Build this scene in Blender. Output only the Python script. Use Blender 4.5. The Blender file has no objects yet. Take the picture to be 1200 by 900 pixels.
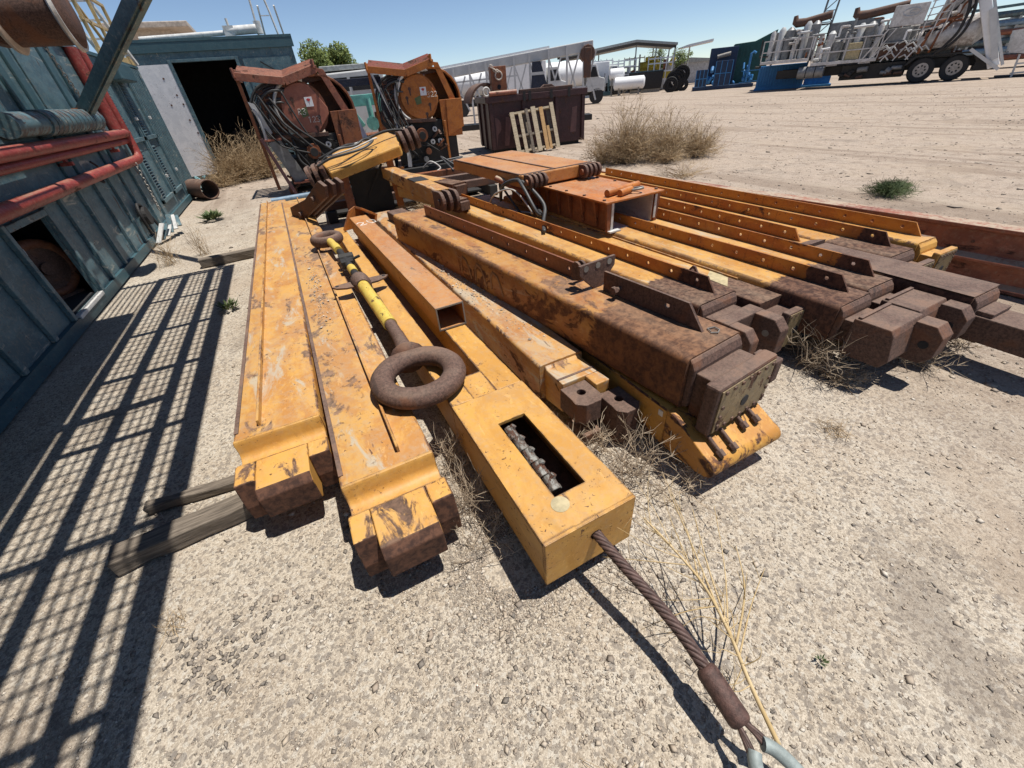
import bpy, bmesh, math, random
import numpy as np
from mathutils import Vector, Matrix, noise
R = math.radians
rng = random.Random(7)
SC = bpy.context.scene
COL = SC.collection

# ------------------------------------------------------------------ camera frame (world: +Y along the skid house, Z up)
FPX, CX, CY, H = 470.0, 600.0, 450.0, 1.5
n_ = Vector((60, 630, 470)).normalized()
d_ = Vector((312 - 600, 125 - 450, 470))
d_ = (d_ - n_ * d_.dot(n_)).normalized()
WZ, WY = -n_, d_
WX = WY.cross(WZ)
M3 = Matrix((WX, WY, WZ))
def ray(px, py):
    return M3 @ Vector(((px - CX) / FPX, (py - CY) / FPX, 1.0))
def G(px, py, z=0.0):            # point of a horizontal plane
    r = ray(px, py); t = (z - H) / r.z
    return Vector((r.x * t, r.y * t, z))
def PY(px, py, y):               # point of a plane facing the yard
    r = ray(px, py); t = y / r.y
    return Vector((r.x * t, y, H + r.z * t))
def PXW(px, py, x):              # point of the skid house wall plane
    r = ray(px, py); t = x / r.x
    return Vector((x, r.y * t, H + r.z * t))

# ------------------------------------------------------------------ materials
def new_mat(name):
    m = bpy.data.materials.new(name); m.use_nodes = True
    nt = m.node_tree; nt.nodes.clear()
    out = nt.nodes.new('ShaderNodeOutputMaterial'); b = nt.nodes.new('ShaderNodeBsdfPrincipled')
    nt.links.new(b.outputs[0], out.inputs[0])
    return m, nt, b
class NT:
    def __init__(s, nt): s.nt = nt
    def n(s, t, **kw):
        nd = s.nt.nodes.new(t)
        for k, v in kw.items():
            if hasattr(nd, k) and k not in ('Scale',): setattr(nd, k, v)
        return nd
    def l(s, a, b): s.nt.links.new(a, b)
    def coord(s, scale=(1, 1, 1), rnd=True, world=False):
        if world:
            g = s.n('ShaderNodeNewGeometry'); src = g.outputs['Position']
        else:
            tc = s.n('ShaderNodeTexCoord'); src = tc.outputs['Object']
        mp = s.n('ShaderNodeMapping'); mp.inputs['Scale'].default_value = scale
        s.l(src, mp.inputs['Vector'])
        if rnd and not world:
            oi = s.n('ShaderNodeObjectInfo')
            ml = s.n('ShaderNodeMath', operation='MULTIPLY'); s.l(oi.outputs['Random'], ml.inputs[0]); ml.inputs[1].default_value = 37.0
            ad = s.n('ShaderNodeVectorMath', operation='ADD'); s.l(mp.outputs[0], ad.inputs[0]); s.l(ml.outputs[0], ad.inputs[1])
            return ad.outputs[0]
        return mp.outputs[0]
    def noise(s, vec, scale, detail=6, rough=.6, dist=0.0):
        nd = s.n('ShaderNodeTexNoise'); nd.inputs['Scale'].default_value = scale; nd.inputs['Detail'].default_value = detail
        nd.inputs['Roughness'].default_value = rough; nd.inputs['Distortion'].default_value = dist
        s.l(vec, nd.inputs['Vector']); return nd.outputs['Fac']
    def ramp(s, fac, a, b, lo=0.0, hi=1.0):
        mr = s.n('ShaderNodeMapRange'); mr.interpolation_type = 'SMOOTHSTEP'
        s.l(fac, mr.inputs[0]); mr.inputs[1].default_value = a; mr.inputs[2].default_value = b
        mr.inputs[3].default_value = lo; mr.inputs[4].default_value = hi
        return mr.outputs[0]
    def math(s, op, a, b=None):
        m = s.n('ShaderNodeMath', operation=op)
        for i, v in enumerate((a, b)):
            if v is None: continue
            if isinstance(v, (int, float)): m.inputs[i].default_value = v
            else: s.l(v, m.inputs[i])
        return m.outputs[0]
    def mix(s, fac, a, b):
        m = s.n('ShaderNodeMix', data_type='RGBA')
        for sock, v in ((m.inputs[0], fac), (m.inputs[6], a), (m.inputs[7], b)):
            if isinstance(v, tuple): sock.default_value = (*v, 1) if len(v) == 3 else v
            elif isinstance(v, (int, float)): sock.default_value = v
            else: s.l(v, sock)
        return m.outputs[2]
    def bump(s, h, strength, dist, bsdf, prev=None):
        b = s.n('ShaderNodeBump'); b.inputs['Strength'].default_value = strength; b.inputs['Distance'].default_value = dist
        s.l(h, b.inputs['Height'])
        if prev is not None: s.l(prev, b.inputs['Normal'])
        s.l(b.outputs[0], bsdf.inputs['Normal']); return b.outputs[0]

RUST_D, RUST_L = (.045, .022, .016), (.13, .06, .036)
def paint(name, col, col2=None, rust=.5, edge=.5, end=None, dust=.25, rough=.5, rust_d=RUST_D, rust_l=RUST_L, sc=1.0, pale=.0, chips=.5, streak=(1, .5, 1), topdust=0.0, facerust=0.0):
    """weathered paint over steel; rust 0..1 = share of bare rust, end = local y below which the paint is gone"""
    m, nt, b = new_mat(name); N = NT(nt)
    v = N.coord(streak); v1 = N.coord()
    big = N.noise(v, 3.2 * sc, 8, .65, .4)
    fine = N.noise(v1, 34 * sc, 6, .7, .3)
    mid = N.noise(v, 9 * sc, 7, .7, .8)
    col2 = col2 or tuple(c * .75 for c in col)
    base = N.mix(N.ramp(N.noise(N.coord((1, .5, 1)), 6 * sc, 8, .72, .4), .42, .58), col, col2)
    # grease stains, fine long scratches and pale abrasion
    st = N.noise(v, 1.7 * sc, 6, .7, 1.5)
    base = N.mix(N.ramp(st, .58, .68, 0, .28), base, tuple(c * .5 for c in col2))
    ab = N.noise(N.coord((9, 3.2, 9)), 2.2, 7, .75, .3)
    base = N.mix(N.ramp(ab, .60, .63, 0, .4), base, tuple(min(1, c * 1.25 + .05) for c in col))
    if pale > 0:
        pl = N.noise(N.coord((1.4, .35, 1.4)), 5 * sc, 6, .7, 1.2)
        base = N.mix(N.ramp(pl, .62 - pale * .12, .72 - pale * .1, 0, .75), base, (.42, .40, .33))
    # dust
    base = N.mix(N.ramp(fine, .45, .8, 0, dust), base, (.38, .31, .22))
    rcol = N.mix(N.ramp(fine, .35, .65), rust_d, rust_l)
    th = .72 - rust * .34
    rsum = N.math('ADD', N.math('MULTIPLY', big, .55), N.math('MULTIPLY', mid, .45))
    f = N.ramp(rsum, th - .015, th + .03)
    # chips: small sharp flakes
    ch = N.noise(v1, 60 * sc, 4, .6, .6)
    chm = N.math('MULTIPLY', N.ramp(ch, .66 - chips * .06, .69 - chips * .06), N.ramp(mid, .48, .6))
    f = N.math('MAXIMUM', f, chm)
    if edge > 0:
        bv = N.n('ShaderNodeBevel'); bv.samples = 4; bv.inputs['Radius'].default_value = .014
        ge = N.n('ShaderNodeNewGeometry')
        dt = N.n('ShaderNodeVectorMath', operation='DOT_PRODUCT'); N.l(bv.outputs[0], dt.inputs[0]); N.l(ge.outputs['Normal'], dt.inputs[1])
        e = N.math('SUBTRACT', 1.0, dt.outputs['Value'])
        e = N.math('MULTIPLY', e, N.ramp(mid, .42, .62, 0, 2.4))
        f = N.math('MAXIMUM', f, N.ramp(e, .08, .2, 0, edge))
        sx_ = N.n('ShaderNodeSeparateXYZ'); N.l(ge.outputs['Normal'], sx_.inputs[0])
        cn = N.math('ABSOLUTE', N.math('MULTIPLY', sx_.outputs['X'], sx_.outputs['Z']))
        f = N.math('MAXIMUM', f, N.math('MULTIPLY', N.ramp(cn, .2, .4, 0, edge), N.ramp(N.math('ADD', mid, N.math('MULTIPLY', fine, .35)), .62, .70)))
    if edge > 0:
        sc_r = N.noise(N.coord((40, 5, 40)), 1.0, 3, .6, 1.6)
        f = N.math('MAXIMUM', f, N.math('MULTIPLY', N.ramp(sc_r, .69, .70), N.ramp(mid, .48, .56)))
    if facerust > 0:
        gf = N.n('ShaderNodeNewGeometry'); sf = N.n('ShaderNodeSeparateXYZ'); N.l(gf.outputs['Normal'], sf.inputs[0])
        f = N.math('MAXIMUM', f, N.ramp(N.math('ADD', N.math('MULTIPLY', sf.outputs['Y'], -1.0), N.math('MULTIPLY', N.math('SUBTRACT', mid, .5), .8)), .28, .36, 0, facerust))
    if end is not None:
        tc = N.n('ShaderNodeTexCoord'); sx = N.n('ShaderNodeSeparateXYZ'); N.l(tc.outputs['Object'], sx.inputs[0])
        yy = N.math('ADD', sx.outputs['Y'], N.math('MULTIPLY', N.math('SUBTRACT', mid, .5), .25))
        f = N.math('MAXIMUM', f, N.ramp(yy, end - .012, end + .012, 1, 0))
    c = N.mix(f, base, rcol)
    if topdust > 0:
        g2 = N.n('ShaderNodeNewGeometry'); s3 = N.n('ShaderNodeSeparateXYZ'); N.l(g2.outputs['Normal'], s3.inputs[0])
        dm = N.math('MULTIPLY', N.ramp(s3.outputs['Z'], .6, .95), N.ramp(N.math('ADD', N.math('MULTIPLY', big, .6), N.math('MULTIPLY', fine, .4)), .38, .66, 0, topdust))
        c = N.mix(dm, c, (.40, .31, .22))
    N.l(c, b.inputs['Base Color'])
    N.l(N.ramp(f, 0, 1, rough, .88), b.inputs['Roughness'])
    b.inputs['Specular IOR Level'].default_value = .35
    p = N.bump(fine, .25, .004, b)
    N.bump(N.math('SUBTRACT', 1.0, f), .5, .002, b, p)
    return m
def plain(name, col, rough=.6, metal=0.0, var=.25, sc=8.0, bump=.2):
    m, nt, b = new_mat(name); N = NT(nt)
    v = N.coord(); f = N.noise(v, sc, 7, .65)
    N.l(N.mix(N.ramp(f, .3, .7), tuple(c * (1 - var) for c in col), tuple(min(1, c * (1 + var)) for c in col)), b.inputs['Base Color'])
    b.inputs['Roughness'].default_value = rough; b.inputs['Metallic'].default_value = metal
    if bump: N.bump(N.noise(v, sc * 5, 4), bump, .004, b)
    return m

YEL = (.60, .285, .042); YEL2 = (.50, .215, .03); ORG = (.47, .155, .026); ORG2 = (.36, .11, .022)
MT = {}
MT['yellow'] = paint('yellow_paint', (.55, .295, .068), (.48, .24, .052), rust=.34, edge=1, dust=.25, topdust=.25, chips=.85)
MT['yellow_worn'] = paint('yellow_worn_paint', (.53, .285, .072), (.43, .195, .05), rust=.46, edge=1, dust=.4, pale=.6, chips=.9, topdust=.35, rust_l=(.2, .085, .04))
MT['yellow_dusty'] = paint('yellow_dusty_paint', (.50, .27, .085), (.38, .16, .045), rust=.40, edge=1, dust=.55, pale=1.0, chips=.8, topdust=.7)
MT['orange'] = paint('orange_paint', ORG, ORG2, rust=.30, edge=.7, dust=.25, topdust=.6)
MT['tube_orange'] = paint('bright_orange_paint', (.46, .20, .055), (.40, .155, .042), rust=.30, edge=.8, dust=.3, topdust=.45)
MT['bar'] = paint('bar_paint', (.43, .17, .03), (.34, .11, .024), rust=.40, edge=.6, dust=.15, end=.30)
MT['bar_plain'] = paint('bar_plain_paint', (.46, .19, .034), (.37, .13, .026), rust=.35, edge=.6, dust=.15)
MT['end_yellow'] = paint('yellow_with_bare_end', (.54, .30, .085), (.44, .21, .05), rust=.32, edge=.7, dust=.4, end=.42, pale=.4, topdust=.35)
MT['dark_beam'] = paint('rusted_yellow_paint', (.43, .21, .055), (.31, .12, .035), rust=.50, rust_l=(.19, .08, .034), rust_d=(.075, .034, .02), edge=.9, dust=.3, end=.55, pale=.3, sc=.8, topdust=.25)
MT['nose'] = paint('chipped_nose_paint', (.58, .31, .075), (.52, .255, .055), rust=.56, edge=1, dust=.2, chips=1.0, facerust=1.0, topdust=.2)
MT['wedge'] = paint('wedge_paint', (.52, .27, .055), (.42, .19, .04), rust=.56, edge=1, dust=.2, chips=1)
m, nt, b = new_mat('bare_rust'); N = NT(nt)
v = N.coord(); f1 = N.noise(v, 75, 8, .8); f2 = N.noise(v, 4, 6, .65, .6); f3 = N.noise(N.coord((22, 2.5, 9)), 1.2, 5, .7, .8)
c = N.mix(N.ramp(f1, .32, .68), (.04, .021, .015), (.15, .084, .062))
c = N.mix(N.ramp(f2, .50, .64, 0, .55), c, (.17, .066, .028))
c = N.mix(N.ramp(f3, .60, .66, 0, .6), c, (.035, .02, .016))
g2 = N.n('ShaderNodeNewGeometry'); s3 = N.n('ShaderNodeSeparateXYZ'); N.l(g2.outputs['Normal'], s3.inputs[0])
c = N.mix(N.math('MULTIPLY', N.ramp(s3.outputs['Z'], .6, .95), N.ramp(f2, .36, .6, .05, .30)), c, (.30, .22, .165))
N.l(c, b.inputs['Base Color'])
b.inputs['Roughness'].default_value = .8
pb_ = N.bump(f1, .6, .003, b); N.bump(N.noise(v, 18, 5, .6), .35, .006, b, pb_); MT['rust'] = m
MT['rust_orange'] = paint('rust_orange', (.26, .09, .035), (.17, .06, .03), rust=.45, edge=.4, dust=.2)
MT['rust_red'] = paint('rail_red', (.30, .105, .06), (.2, .07, .045), rust=.45, edge=.3, dust=.35, rust_l=(.16, .07, .045), topdust=2.2)
MT['salmon'] = paint('salmon_paint', (.36, .13, .08), (.29, .10, .065), rust=.22, edge=.5, dust=.15)
MT['maroon'] = paint('maroon_paint', (.055, .02, .022), (.04, .016, .018), rust=.4, edge=.3, dust=.12)
MT['maroon_light'] = plain('faded_maroon', (.13, .06, .055))
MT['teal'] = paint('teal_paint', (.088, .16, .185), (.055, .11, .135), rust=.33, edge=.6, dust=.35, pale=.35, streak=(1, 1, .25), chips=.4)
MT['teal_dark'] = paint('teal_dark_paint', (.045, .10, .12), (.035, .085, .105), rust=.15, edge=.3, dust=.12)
MT['navy'] = paint('navy_paint', (.018, .026, .05), rust=.2, edge=.4, dust=.15)
MT['lilac'] = plain('lilac_panel', (.36, .36, .48))
MT['mint'] = plain('mint_paint', (.18, .46, .40))
MT['red_pipe'] = paint('red_pipe_paint', (.27, .04, .032), (.19, .028, .024), rust=.38, edge=0, dust=.35, topdust=.5, chips=.8)
MT['hood_red'] = paint('hood_red_paint', (.25, .05, .035), (.2, .06, .035), rust=.5, edge=.5, dust=.3, topdust=.3)
MT['white_panel'] = paint('white_sheet_paint', (.72, .72, .72), (.62, .63, .64), rust=.22, edge=.2, dust=.15, sc=.9)
MT['white'] = paint('white_rig_paint', (.62, .60, .58), (.46, .44, .42), rust=.26, edge=.5, dust=.2, sc=.5)
MT['white_inner'] = paint('white_inner_paint', (.62, .62, .6), rust=.2, edge=.3, dust=.2)
MT['grey_white'] = plain('grey_white_paint', (.52, .52, .51), .5, var=.10, sc=3)
MT['cream'] = plain('cream_wall', (.44, .38, .32))
MT['rail_yellow'] = paint('pale_yellow_rail', (.5, .36, .16), rust=.3, edge=0, dust=.2)
MT['black'] = plain('black_rubber', (.018, .017, .017), .7)
MT['black_iron'] = plain('grimy_black_iron', (.022, .02, .018), .7)
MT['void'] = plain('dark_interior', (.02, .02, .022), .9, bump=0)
MT['hose'] = plain('grey_hose', (.055, .055, .055), .5)
MT['hose_pale'] = plain('pale_hose', (.45, .43, .4), .6)
MT['steel'] = plain('bare_steel', (.25, .235, .21), .5, .35)
MT['socket'] = paint('dull_socket_steel', (.20, .20, .185), (.15, .14, .125), rust=.6, edge=.6, dust=.4, sc=6)
MT['galv'] = plain('galvanized_thimble', (.24, .275, .265), .6, .1, var=.2, sc=40)
MT['wire'] = plain('rusty_wire_rope', (.085, .05, .042), .6, .2, var=.4, sc=40)
MT['ferrule'] = plain('rusty_ferrule', (.085, .045, .036), .62, .2, var=.5, sc=55, bump=.5)
MT['forged'] = MT['rust']
MT['sleeve'] = paint('scuffed_yellow_sleeve', (.62, .46, .09), (.55, .38, .07), rust=.36, edge=0, chips=1, dust=.3, rust_d=(.03, .025, .02), sc=2)
MT['chalk'] = plain('white_chalk', (.68, .66, .6), .9)
MT['paper'] = plain('white_paper_tag', (.75, .75, .75), .7, var=.05)
MT['ink_red'] = plain('red_ink', (.5, .05, .05)); MT['ink_blue'] = plain('blue_ink', (.05, .08, .3))
MT['green_patch'] = plain('green_paint_patch', (.10, .13, .05))
MT['faded'] = plain('faded_paint_mark', (.25, .13, .06))
MT['blue'] = paint('blue_paint', (.035, .2, .44), (.03, .16, .38), rust=.1, edge=.2, dust=.12)
MT['blue_dark'] = paint('dark_blue_paint', (.012, .035, .085), rust=.15, edge=.2, dust=.12)
MT['green'] = paint('green_paint', (.015, .085, .075), rust=.1, edge=.2, dust=.12)
MT['machine_yellow'] = plain('machine_yellow', (.55, .42, .05))
MT['roof_tin'] = plain('tin_roof', (.33, .34, .33), .5, .2)
MT['roof_under'] = plain('roof_underside', (.05, .04, .035))
MT['shed_grey'] = plain('grey_sheet', (.4, .41, .43))
MT['pipe_blue'] = plain('blue_grey_pipe', (.16, .24, .32), .5)
MT['grime'] = paint('grimy_flange_face', (.23, .17, .09), (.17, .13, .075), rust=.45, edge=.4, dust=.6, sc=2.2, chips=1)
MT['tan_patch'] = plain('tan_patch', (.40, .33, .19), sc=20)
MT['tile_grey'] = plain('galvanized_panel', (.2, .2, .2), .5, .2)
def wood(name, c1, c2):
    m, nt, b = new_mat(name); N = NT(nt)
    v = N.coord((1.2, 14, 14)); f = N.noise(v, 6, 8, .7, .6)
    N.l(N.mix(N.ramp(f, .3, .7), c1, c2), b.inputs['Base Color']); b.inputs['Roughness'].default_value = .9
    N.bump(f, .8, .006, b); return m
MT['timber'] = wood('weathered_timber', (.07, .055, .042), (.22, .18, .14))
MT['pallet'] = wood('pallet_wood', (.26, .2, .13), (.5, .42, .3))
MT['pallet_new'] = wood('pallet_fresh_wood', (.34, .2, .08), (.48, .3, .14))
def strawmat(name, a, b2, transl=0):
    m, nt, b = new_mat(name); N = NT(nt)
    f = N.noise(N.coord(rnd=False), 9, 3)
    N.l(N.mix(N.ramp(f, .35, .65), a, b2), b.inputs['Base Color']); b.inputs['Roughness'].default_value = .8
    return m
MT['straw'] = strawmat('dry_straw', (.25, .17, .09), (.46, .34, .20))
MT['straw_pale'] = strawmat('pale_dry_stem', (.45, .34, .18), (.62, .5, .32))
MT['stalk'] = strawmat('golden_stalk', (.42, .30, .14), (.54, .41, .23))
MT['twig'] = strawmat('grey_brown_twig', (.26, .20, .14), (.44, .35, .25))
MT['leaf'] = strawmat('green_leaf', (.05, .08, .025), (.10, .13, .045))
MT['leaf_tree'] = strawmat('tree_leaf', (.06, .10, .018), (.14, .17, .03))
MT['bark'] = plain('bark', (.1, .07, .05))
MT['teal_cloth'] = plain('teal_rag', (.16, .30, .32))

# gravel ground
m, nt, b = new_mat('gravel_ground'); N = NT(nt)
v = N.coord(world=True)
def voro(scale, vec=None):
    vo = N.n('ShaderNodeTexVoronoi'); vo.inputs['Scale'].default_value = scale; N.l(vec or v, vo.inputs['Vector']); return vo
wv = N.n('ShaderNodeVectorMath', operation='ADD')
nz = N.n('ShaderNodeTexNoise'); nz.inputs['Scale'].default_value = 30; N.l(v, nz.inputs['Vector'])
sc_ = N.n('ShaderNodeVectorMath', operation='SCALE'); sc_.inputs['Scale'].default_value = .02; N.l(nz.outputs['Color'], sc_.inputs[0])
N.l(v, wv.inputs[0]); N.l(sc_.outputs[0], wv.inputs[1])
va, vb, vc = voro(85, wv.outputs[0]), voro(230, wv.outputs[0]), voro(34, wv.outputs[0])
def cellval(vo):
    s = N.n('ShaderNodeSeparateColor'); N.l(vo.outputs['Color'], s.inputs[0]); return s.outputs[0]
large = N.noise(v, .35, 5, .6); med = N.noise(v, 2.6, 6, .65); tiny = N.noise(v, 260, 3, .7)
dust = N.mix(N.ramp(large, .38, .62), (.455, .375, .28), (.375, .305, .23))
dust = N.mix(N.ramp(med, .40, .62), dust, (.53, .46, .365))
fa, fb, fc = cellval(va), cellval(vb), cellval(vc)
c = N.mix(N.ramp(fb, .0, 1.0, 0, 1), N.mix(.35, dust, (.17, .14, .115)), N.mix(.4, dust, (.74, .67, .56)))
c = N.mix(N.ramp(fa, .72, .76, 0, .55), c, (.16, .14, .125))
c = N.mix(N.ramp(fa, .14, .10, 0, .6), c, (.56, .52, .45))
c = N.mix(N.math('MULTIPLY', N.ramp(fc, .90, .92, 0, .6), N.ramp(vc.outputs['Distance'], .42, .36)), c, (.20, .18, .165))
c = N.mix(N.ramp(tiny, .35, .75, 0, .4), c, (.15, .12, .095))  # fine dark speckle in the colour, standing in for shade in the grit's pits
# vehicle-worn bands in the open yard
sp = N.n('ShaderNodeSeparateXYZ'); N.l(v, sp.inputs[0])
yard = N.math('MAXIMUM', N.ramp(N.math('ADD', sp.outputs['X'], N.math('MULTIPLY', large, 2)), 1.9, 5.5), N.ramp(N.math('ADD', sp.outputs['Y'], N.math('MULTIPLY', large, 3)), 9, 14))
c = N.mix(N.math('MULTIPLY', yard, .6), c, N.mix(N.ramp(med, .35, .65), (.38, .295, .235), (.30, .23, .185)))
yn = N.noise(v, 5.5, 9, .75, .3)
c = N.mix(N.math('MULTIPLY', N.ramp(yn, .50, .62, 0, .55), yard), c, (.20, .155, .12))
c = N.mix(N.math('MULTIPLY', N.ramp(yn, .46, .36, 0, .4), yard), c, (.46, .39, .31))
pat = N.noise(v, 1.1, 7, .7, .8)
c = N.mix(N.ramp(pat, .55, .66, 0, .5), c, (.20, .165, .135))
gw = N.noise(v, .8, 6, .65, .5)
c = N.mix(N.ramp(gw, .52, .66, 0, .5), c, (.36, .285, .215))
trk = N.noise(N.coord((.85, .07, 1), world=True), 1.5, 6, .65, .5)
c = N.mix(N.math('MULTIPLY', N.ramp(trk, .50, .60, 0, .5), N.ramp(yard, .1, .8, .15, 1)), c, (.19, .14, .105))
tr2 = N.noise(N.coord((1.3, .05, 1), world=True), 2.1, 4, .6, .3)
c = N.mix(N.math('MULTIPLY', N.ramp(tr2, .58, .64, 0, .45), yard), c, (.40, .33, .26))
N.l(c, b.inputs['Base Color']); b.inputs['Roughness'].default_value = .95; b.inputs['Specular IOR Level'].default_value = .15
p1 = N.bump(N.ramp(va.outputs['Distance'], 0, .6, 1, 0), .32, .005, b)
p2 = N.bump(N.ramp(vb.outputs['Distance'], 0, .6, 1, 0), .5, .003, b, p1)
p3 = N.bump(N.noise(v, 11, 8, .7), .35, .04, b, p2)
p4 = N.bump(N.noise(v, 330, 4, .8), .55, .003, b, p3)
MT['ground'] = m
m, nt, b = new_mat('loose_stone'); N = NT(nt)
at_ = N.n('ShaderNodeAttribute'); at_.attribute_name = 'tone'
f = N.noise(N.coord(rnd=False), 60, 4)
cr = N.n('ShaderNodeValToRGB'); N.l(at_.outputs['Fac'], cr.inputs[0])
els = cr.color_ramp.elements; els[0].color = (.14, .125, .11, 1); els[1].color = (.64, .58, .5, 1)
e = els.new(.35); e.color = (.33, .265, .205, 1); e = els.new(.7); e.color = (.46, .38, .29, 1)
N.l(N.mix(N.ramp(f, .3, .7, 0, .4), cr.outputs[0], (.3, .25, .2)), b.inputs['Base Color']); b.inputs['Roughness'].default_value = .9
N.bump(f, .3, .003, b)
MT['stone'] = m

# ------------------------------------------------------------------ mesh builder
class MB:
    def __init__(s): s.v = []; s.f = []; s.T = Matrix()
    def add(s, vs, fs):
        o = len(s.v); s.v += [tuple(s.T @ Vector(p)) for p in vs]; s.f += [tuple(i + o for i in f) for f in fs]; return s
    def box(s, x0, x1, y0, y1, z0, z1):
        return s.add([(x0, y0, z0), (x1, y0, z0), (x1, y1, z0), (x0, y1, z0), (x0, y0, z1), (x1, y0, z1), (x1, y1, z1), (x0, y1, z1)],
                     [(0, 3, 2, 1), (4, 5, 6, 7), (0, 1, 5, 4), (1, 2, 6, 5), (2, 3, 7, 6), (3, 0, 4, 7)])
    def prism(s, poly, ax, a, b):
        """extrude a polygon: ax 'x': poly=(y,z); 'y': (x,z); 'z': (x,y)"""
        def P(p, t): return {'x': (t, p[0], p[1]), 'y': (p[0], t, p[1]), 'z': (p[0], p[1], t)}[ax]
        n = len(poly)
        vs = [P(p, a) for p in poly] + [P(p, b) for p in poly]
        fs = [tuple(range(n - 1, -1, -1)), tuple(range(n, 2 * n))] + [(i, (i + 1) % n, n + (i + 1) % n, n + i) for i in range(n)]
        return s.add(vs, fs)
    def frame(s, d):
        d = d.normalized(); u = Vector((0, 0, 1)) if abs(d.z) < .9 else Vector((1, 0, 0))
        a = d.cross(u).normalized(); return a, a.cross(d).normalized()
    def tube(s, pts, r, n=8, closed=False, r2=None):
        pts = [Vector(p) for p in pts]; k = len(pts); vs = []; fs = []
        a0 = None
        for i, p in enumerate(pts):
            if closed: d = pts[(i + 1) % k] - pts[i - 1]
            else: d = pts[min(i + 1, k - 1)] - pts[max(i - 1, 0)]
            d = d.normalized() if d.length > 1e-9 else Vector((0, 0, 1))
            if a0 is None: a, b = s.frame(d)
            else:
                a = (a0 - d * a0.dot(d)); a = a.normalized() if a.length > 1e-6 else s.frame(d)[0]; b = a.cross(d).normalized()
            a0 = a
            rr = r if not isinstance(r, (list, tuple)) else r[i]
            for j in range(n):
                t = 2 * math.pi * j / n; vs.append(p + a * math.cos(t) * rr + b * math.sin(t) * (rr if r2 is None else r2))
        m = k if closed else k - 1
        for i in range(m):
            for j in range(n):
                i2 = (i + 1) % k; j2 = (j + 1) % n
                fs.append((i * n + j, i * n + j2, i2 * n + j2, i2 * n + j))
        if not closed: fs += [tuple(range(n - 1, -1, -1)), tuple((k - 1) * n + j for j in range(n))]
        return s.add(vs, fs)
    def cyl(s, p0, p1, r, n=20, rb=None):
        return s.tube([p0, p1], [r, r if rb is None else rb], n)
    def bar(s, p0, p1, w, h, up=(0, 0, 1)):
        """rectangular bar between two points; w sideways, h along up"""
        p0, p1 = Vector(p0), Vector(p1); d = (p1 - p0).normalized(); u = Vector(up)
        a = d.cross(u); a = a.normalized() if a.length > 1e-6 else Vector((1, 0, 0)); u = a.cross(d).normalized()
        vs = [p + a * sx * w / 2 + u * sz * h / 2 for p in (p0, p1) for sx, sz in ((-1, -1), (1, -1), (1, 1), (-1, 1))]
        return s.add(vs, [(0, 1, 2, 3), (7, 6, 5, 4), (0, 4, 5, 1), (1, 5, 6, 2), (2, 6, 7, 3), (3, 7, 4, 0)])
    def quadholed(s, y0, y1, z0, z1, cy, cz, r, x0, x1, n=16):
        """a plate cell in the YZ plane with a round hole"""
        per = []
        q = n // 4
        cs = [(y0, z0), (y1, z0), (y1, z1), (y0, z1)]
        for i in range(4):
            for j in range(q):
                t = j / q; a, b = cs[i], cs[(i + 1) % 4]; per.append((a[0] + (b[0] - a[0]) * t, a[1] + (b[1] - a[1]) * t))
        inn = [(cy + r * math.cos(math.atan2(p[1] - cz, p[0] - cy)), cz + r * math.sin(math.atan2(p[1] - cz, p[0] - cy))) for p in per]
        vs = [(x, *p) for x in (x0, x1) for p in per + inn]; fs = []
        for i in range(n):
            j = (i + 1) % n
            fs += [(i, n + i, n + j, j), (2 * n + i, 2 * n + j, 3 * n + j, 3 * n + i), (n + i, 3 * n + i, 3 * n + j, n + j), (i, j, 2 * n + j, 2 * n + i)]
        return s.add(vs, fs)
    def each(s, name, mat, parent=None, bevel=0, smooth=False):
        """one object per connected piece"""
        par = list(range(len(s.v)))
        def fd(i):
            while par[i] != i: par[i] = par[par[i]]; i = par[i]
            return i
        for f in s.f:
            for q in f[1:]: par[fd(q)] = fd(f[0])
        grp = {}
        for f in s.f: grp.setdefault(fd(f[0]), []).append(f)
        out = []
        for fs in grp.values():
            ids = sorted({i for f in fs for i in f}); mp = {i: k for k, i in enumerate(ids)}
            m_ = MB(); m_.v = [s.v[i] for i in ids]; m_.f = [tuple(mp[i] for i in f) for f in fs]; out.append(m_.build(name, mat, parent, bevel, smooth))
        return out
    def build(s, name, mat, parent=None, bevel=0, smooth=False, loc=None, rotz=0):
        me = bpy.data.meshes.new(name); me.from_pydata(s.v, [], s.f); me.update()
        bm = bmesh.new(); bm.from_mesh(me); bmesh.ops.remove_doubles(bm, verts=bm.verts, dist=1e-5)
        bmesh.ops.recalc_face_normals(bm, faces=bm.faces)
        bm.to_mesh(me); bm.free()
        o = bpy.data.objects.new(name, me); COL.objects.link(o)
        me.materials.append(MT[mat] if isinstance(mat, str) else mat)
        if parent is not None: o.parent = parent
        if loc is not None: o.location = loc
        o.rotation_euler.z = rotz
        if bevel:
            md = o.modifiers.new('bevel', 'BEVEL'); md.width = bevel; md.segments = 2; md.limit_method = 'ANGLE'; md.angle_limit = R(35); md.harden_normals = False
        if smooth:
            for p in me.polygons: p.use_smooth = True
            if smooth == 'auto':
                sm = np.array([True] * len(me.polygons)); me.polygons.foreach_set('use_smooth', sm)
                bm = bmesh.new(); bm.from_mesh(me)
                for ed in bm.edges:
                    if len(ed.link_faces) == 2 and ed.calc_face_angle(0) > R(38): ed.smooth = False
                bm.to_mesh(me); bm.free()
        return o
def tag(o, label=None, cat=None, group=None, kind=None):
    if label: o['label'] = label
    if cat: o['category'] = cat
    if group: o['group'] = group
    if kind: o['kind'] = kind
    return o
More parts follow.
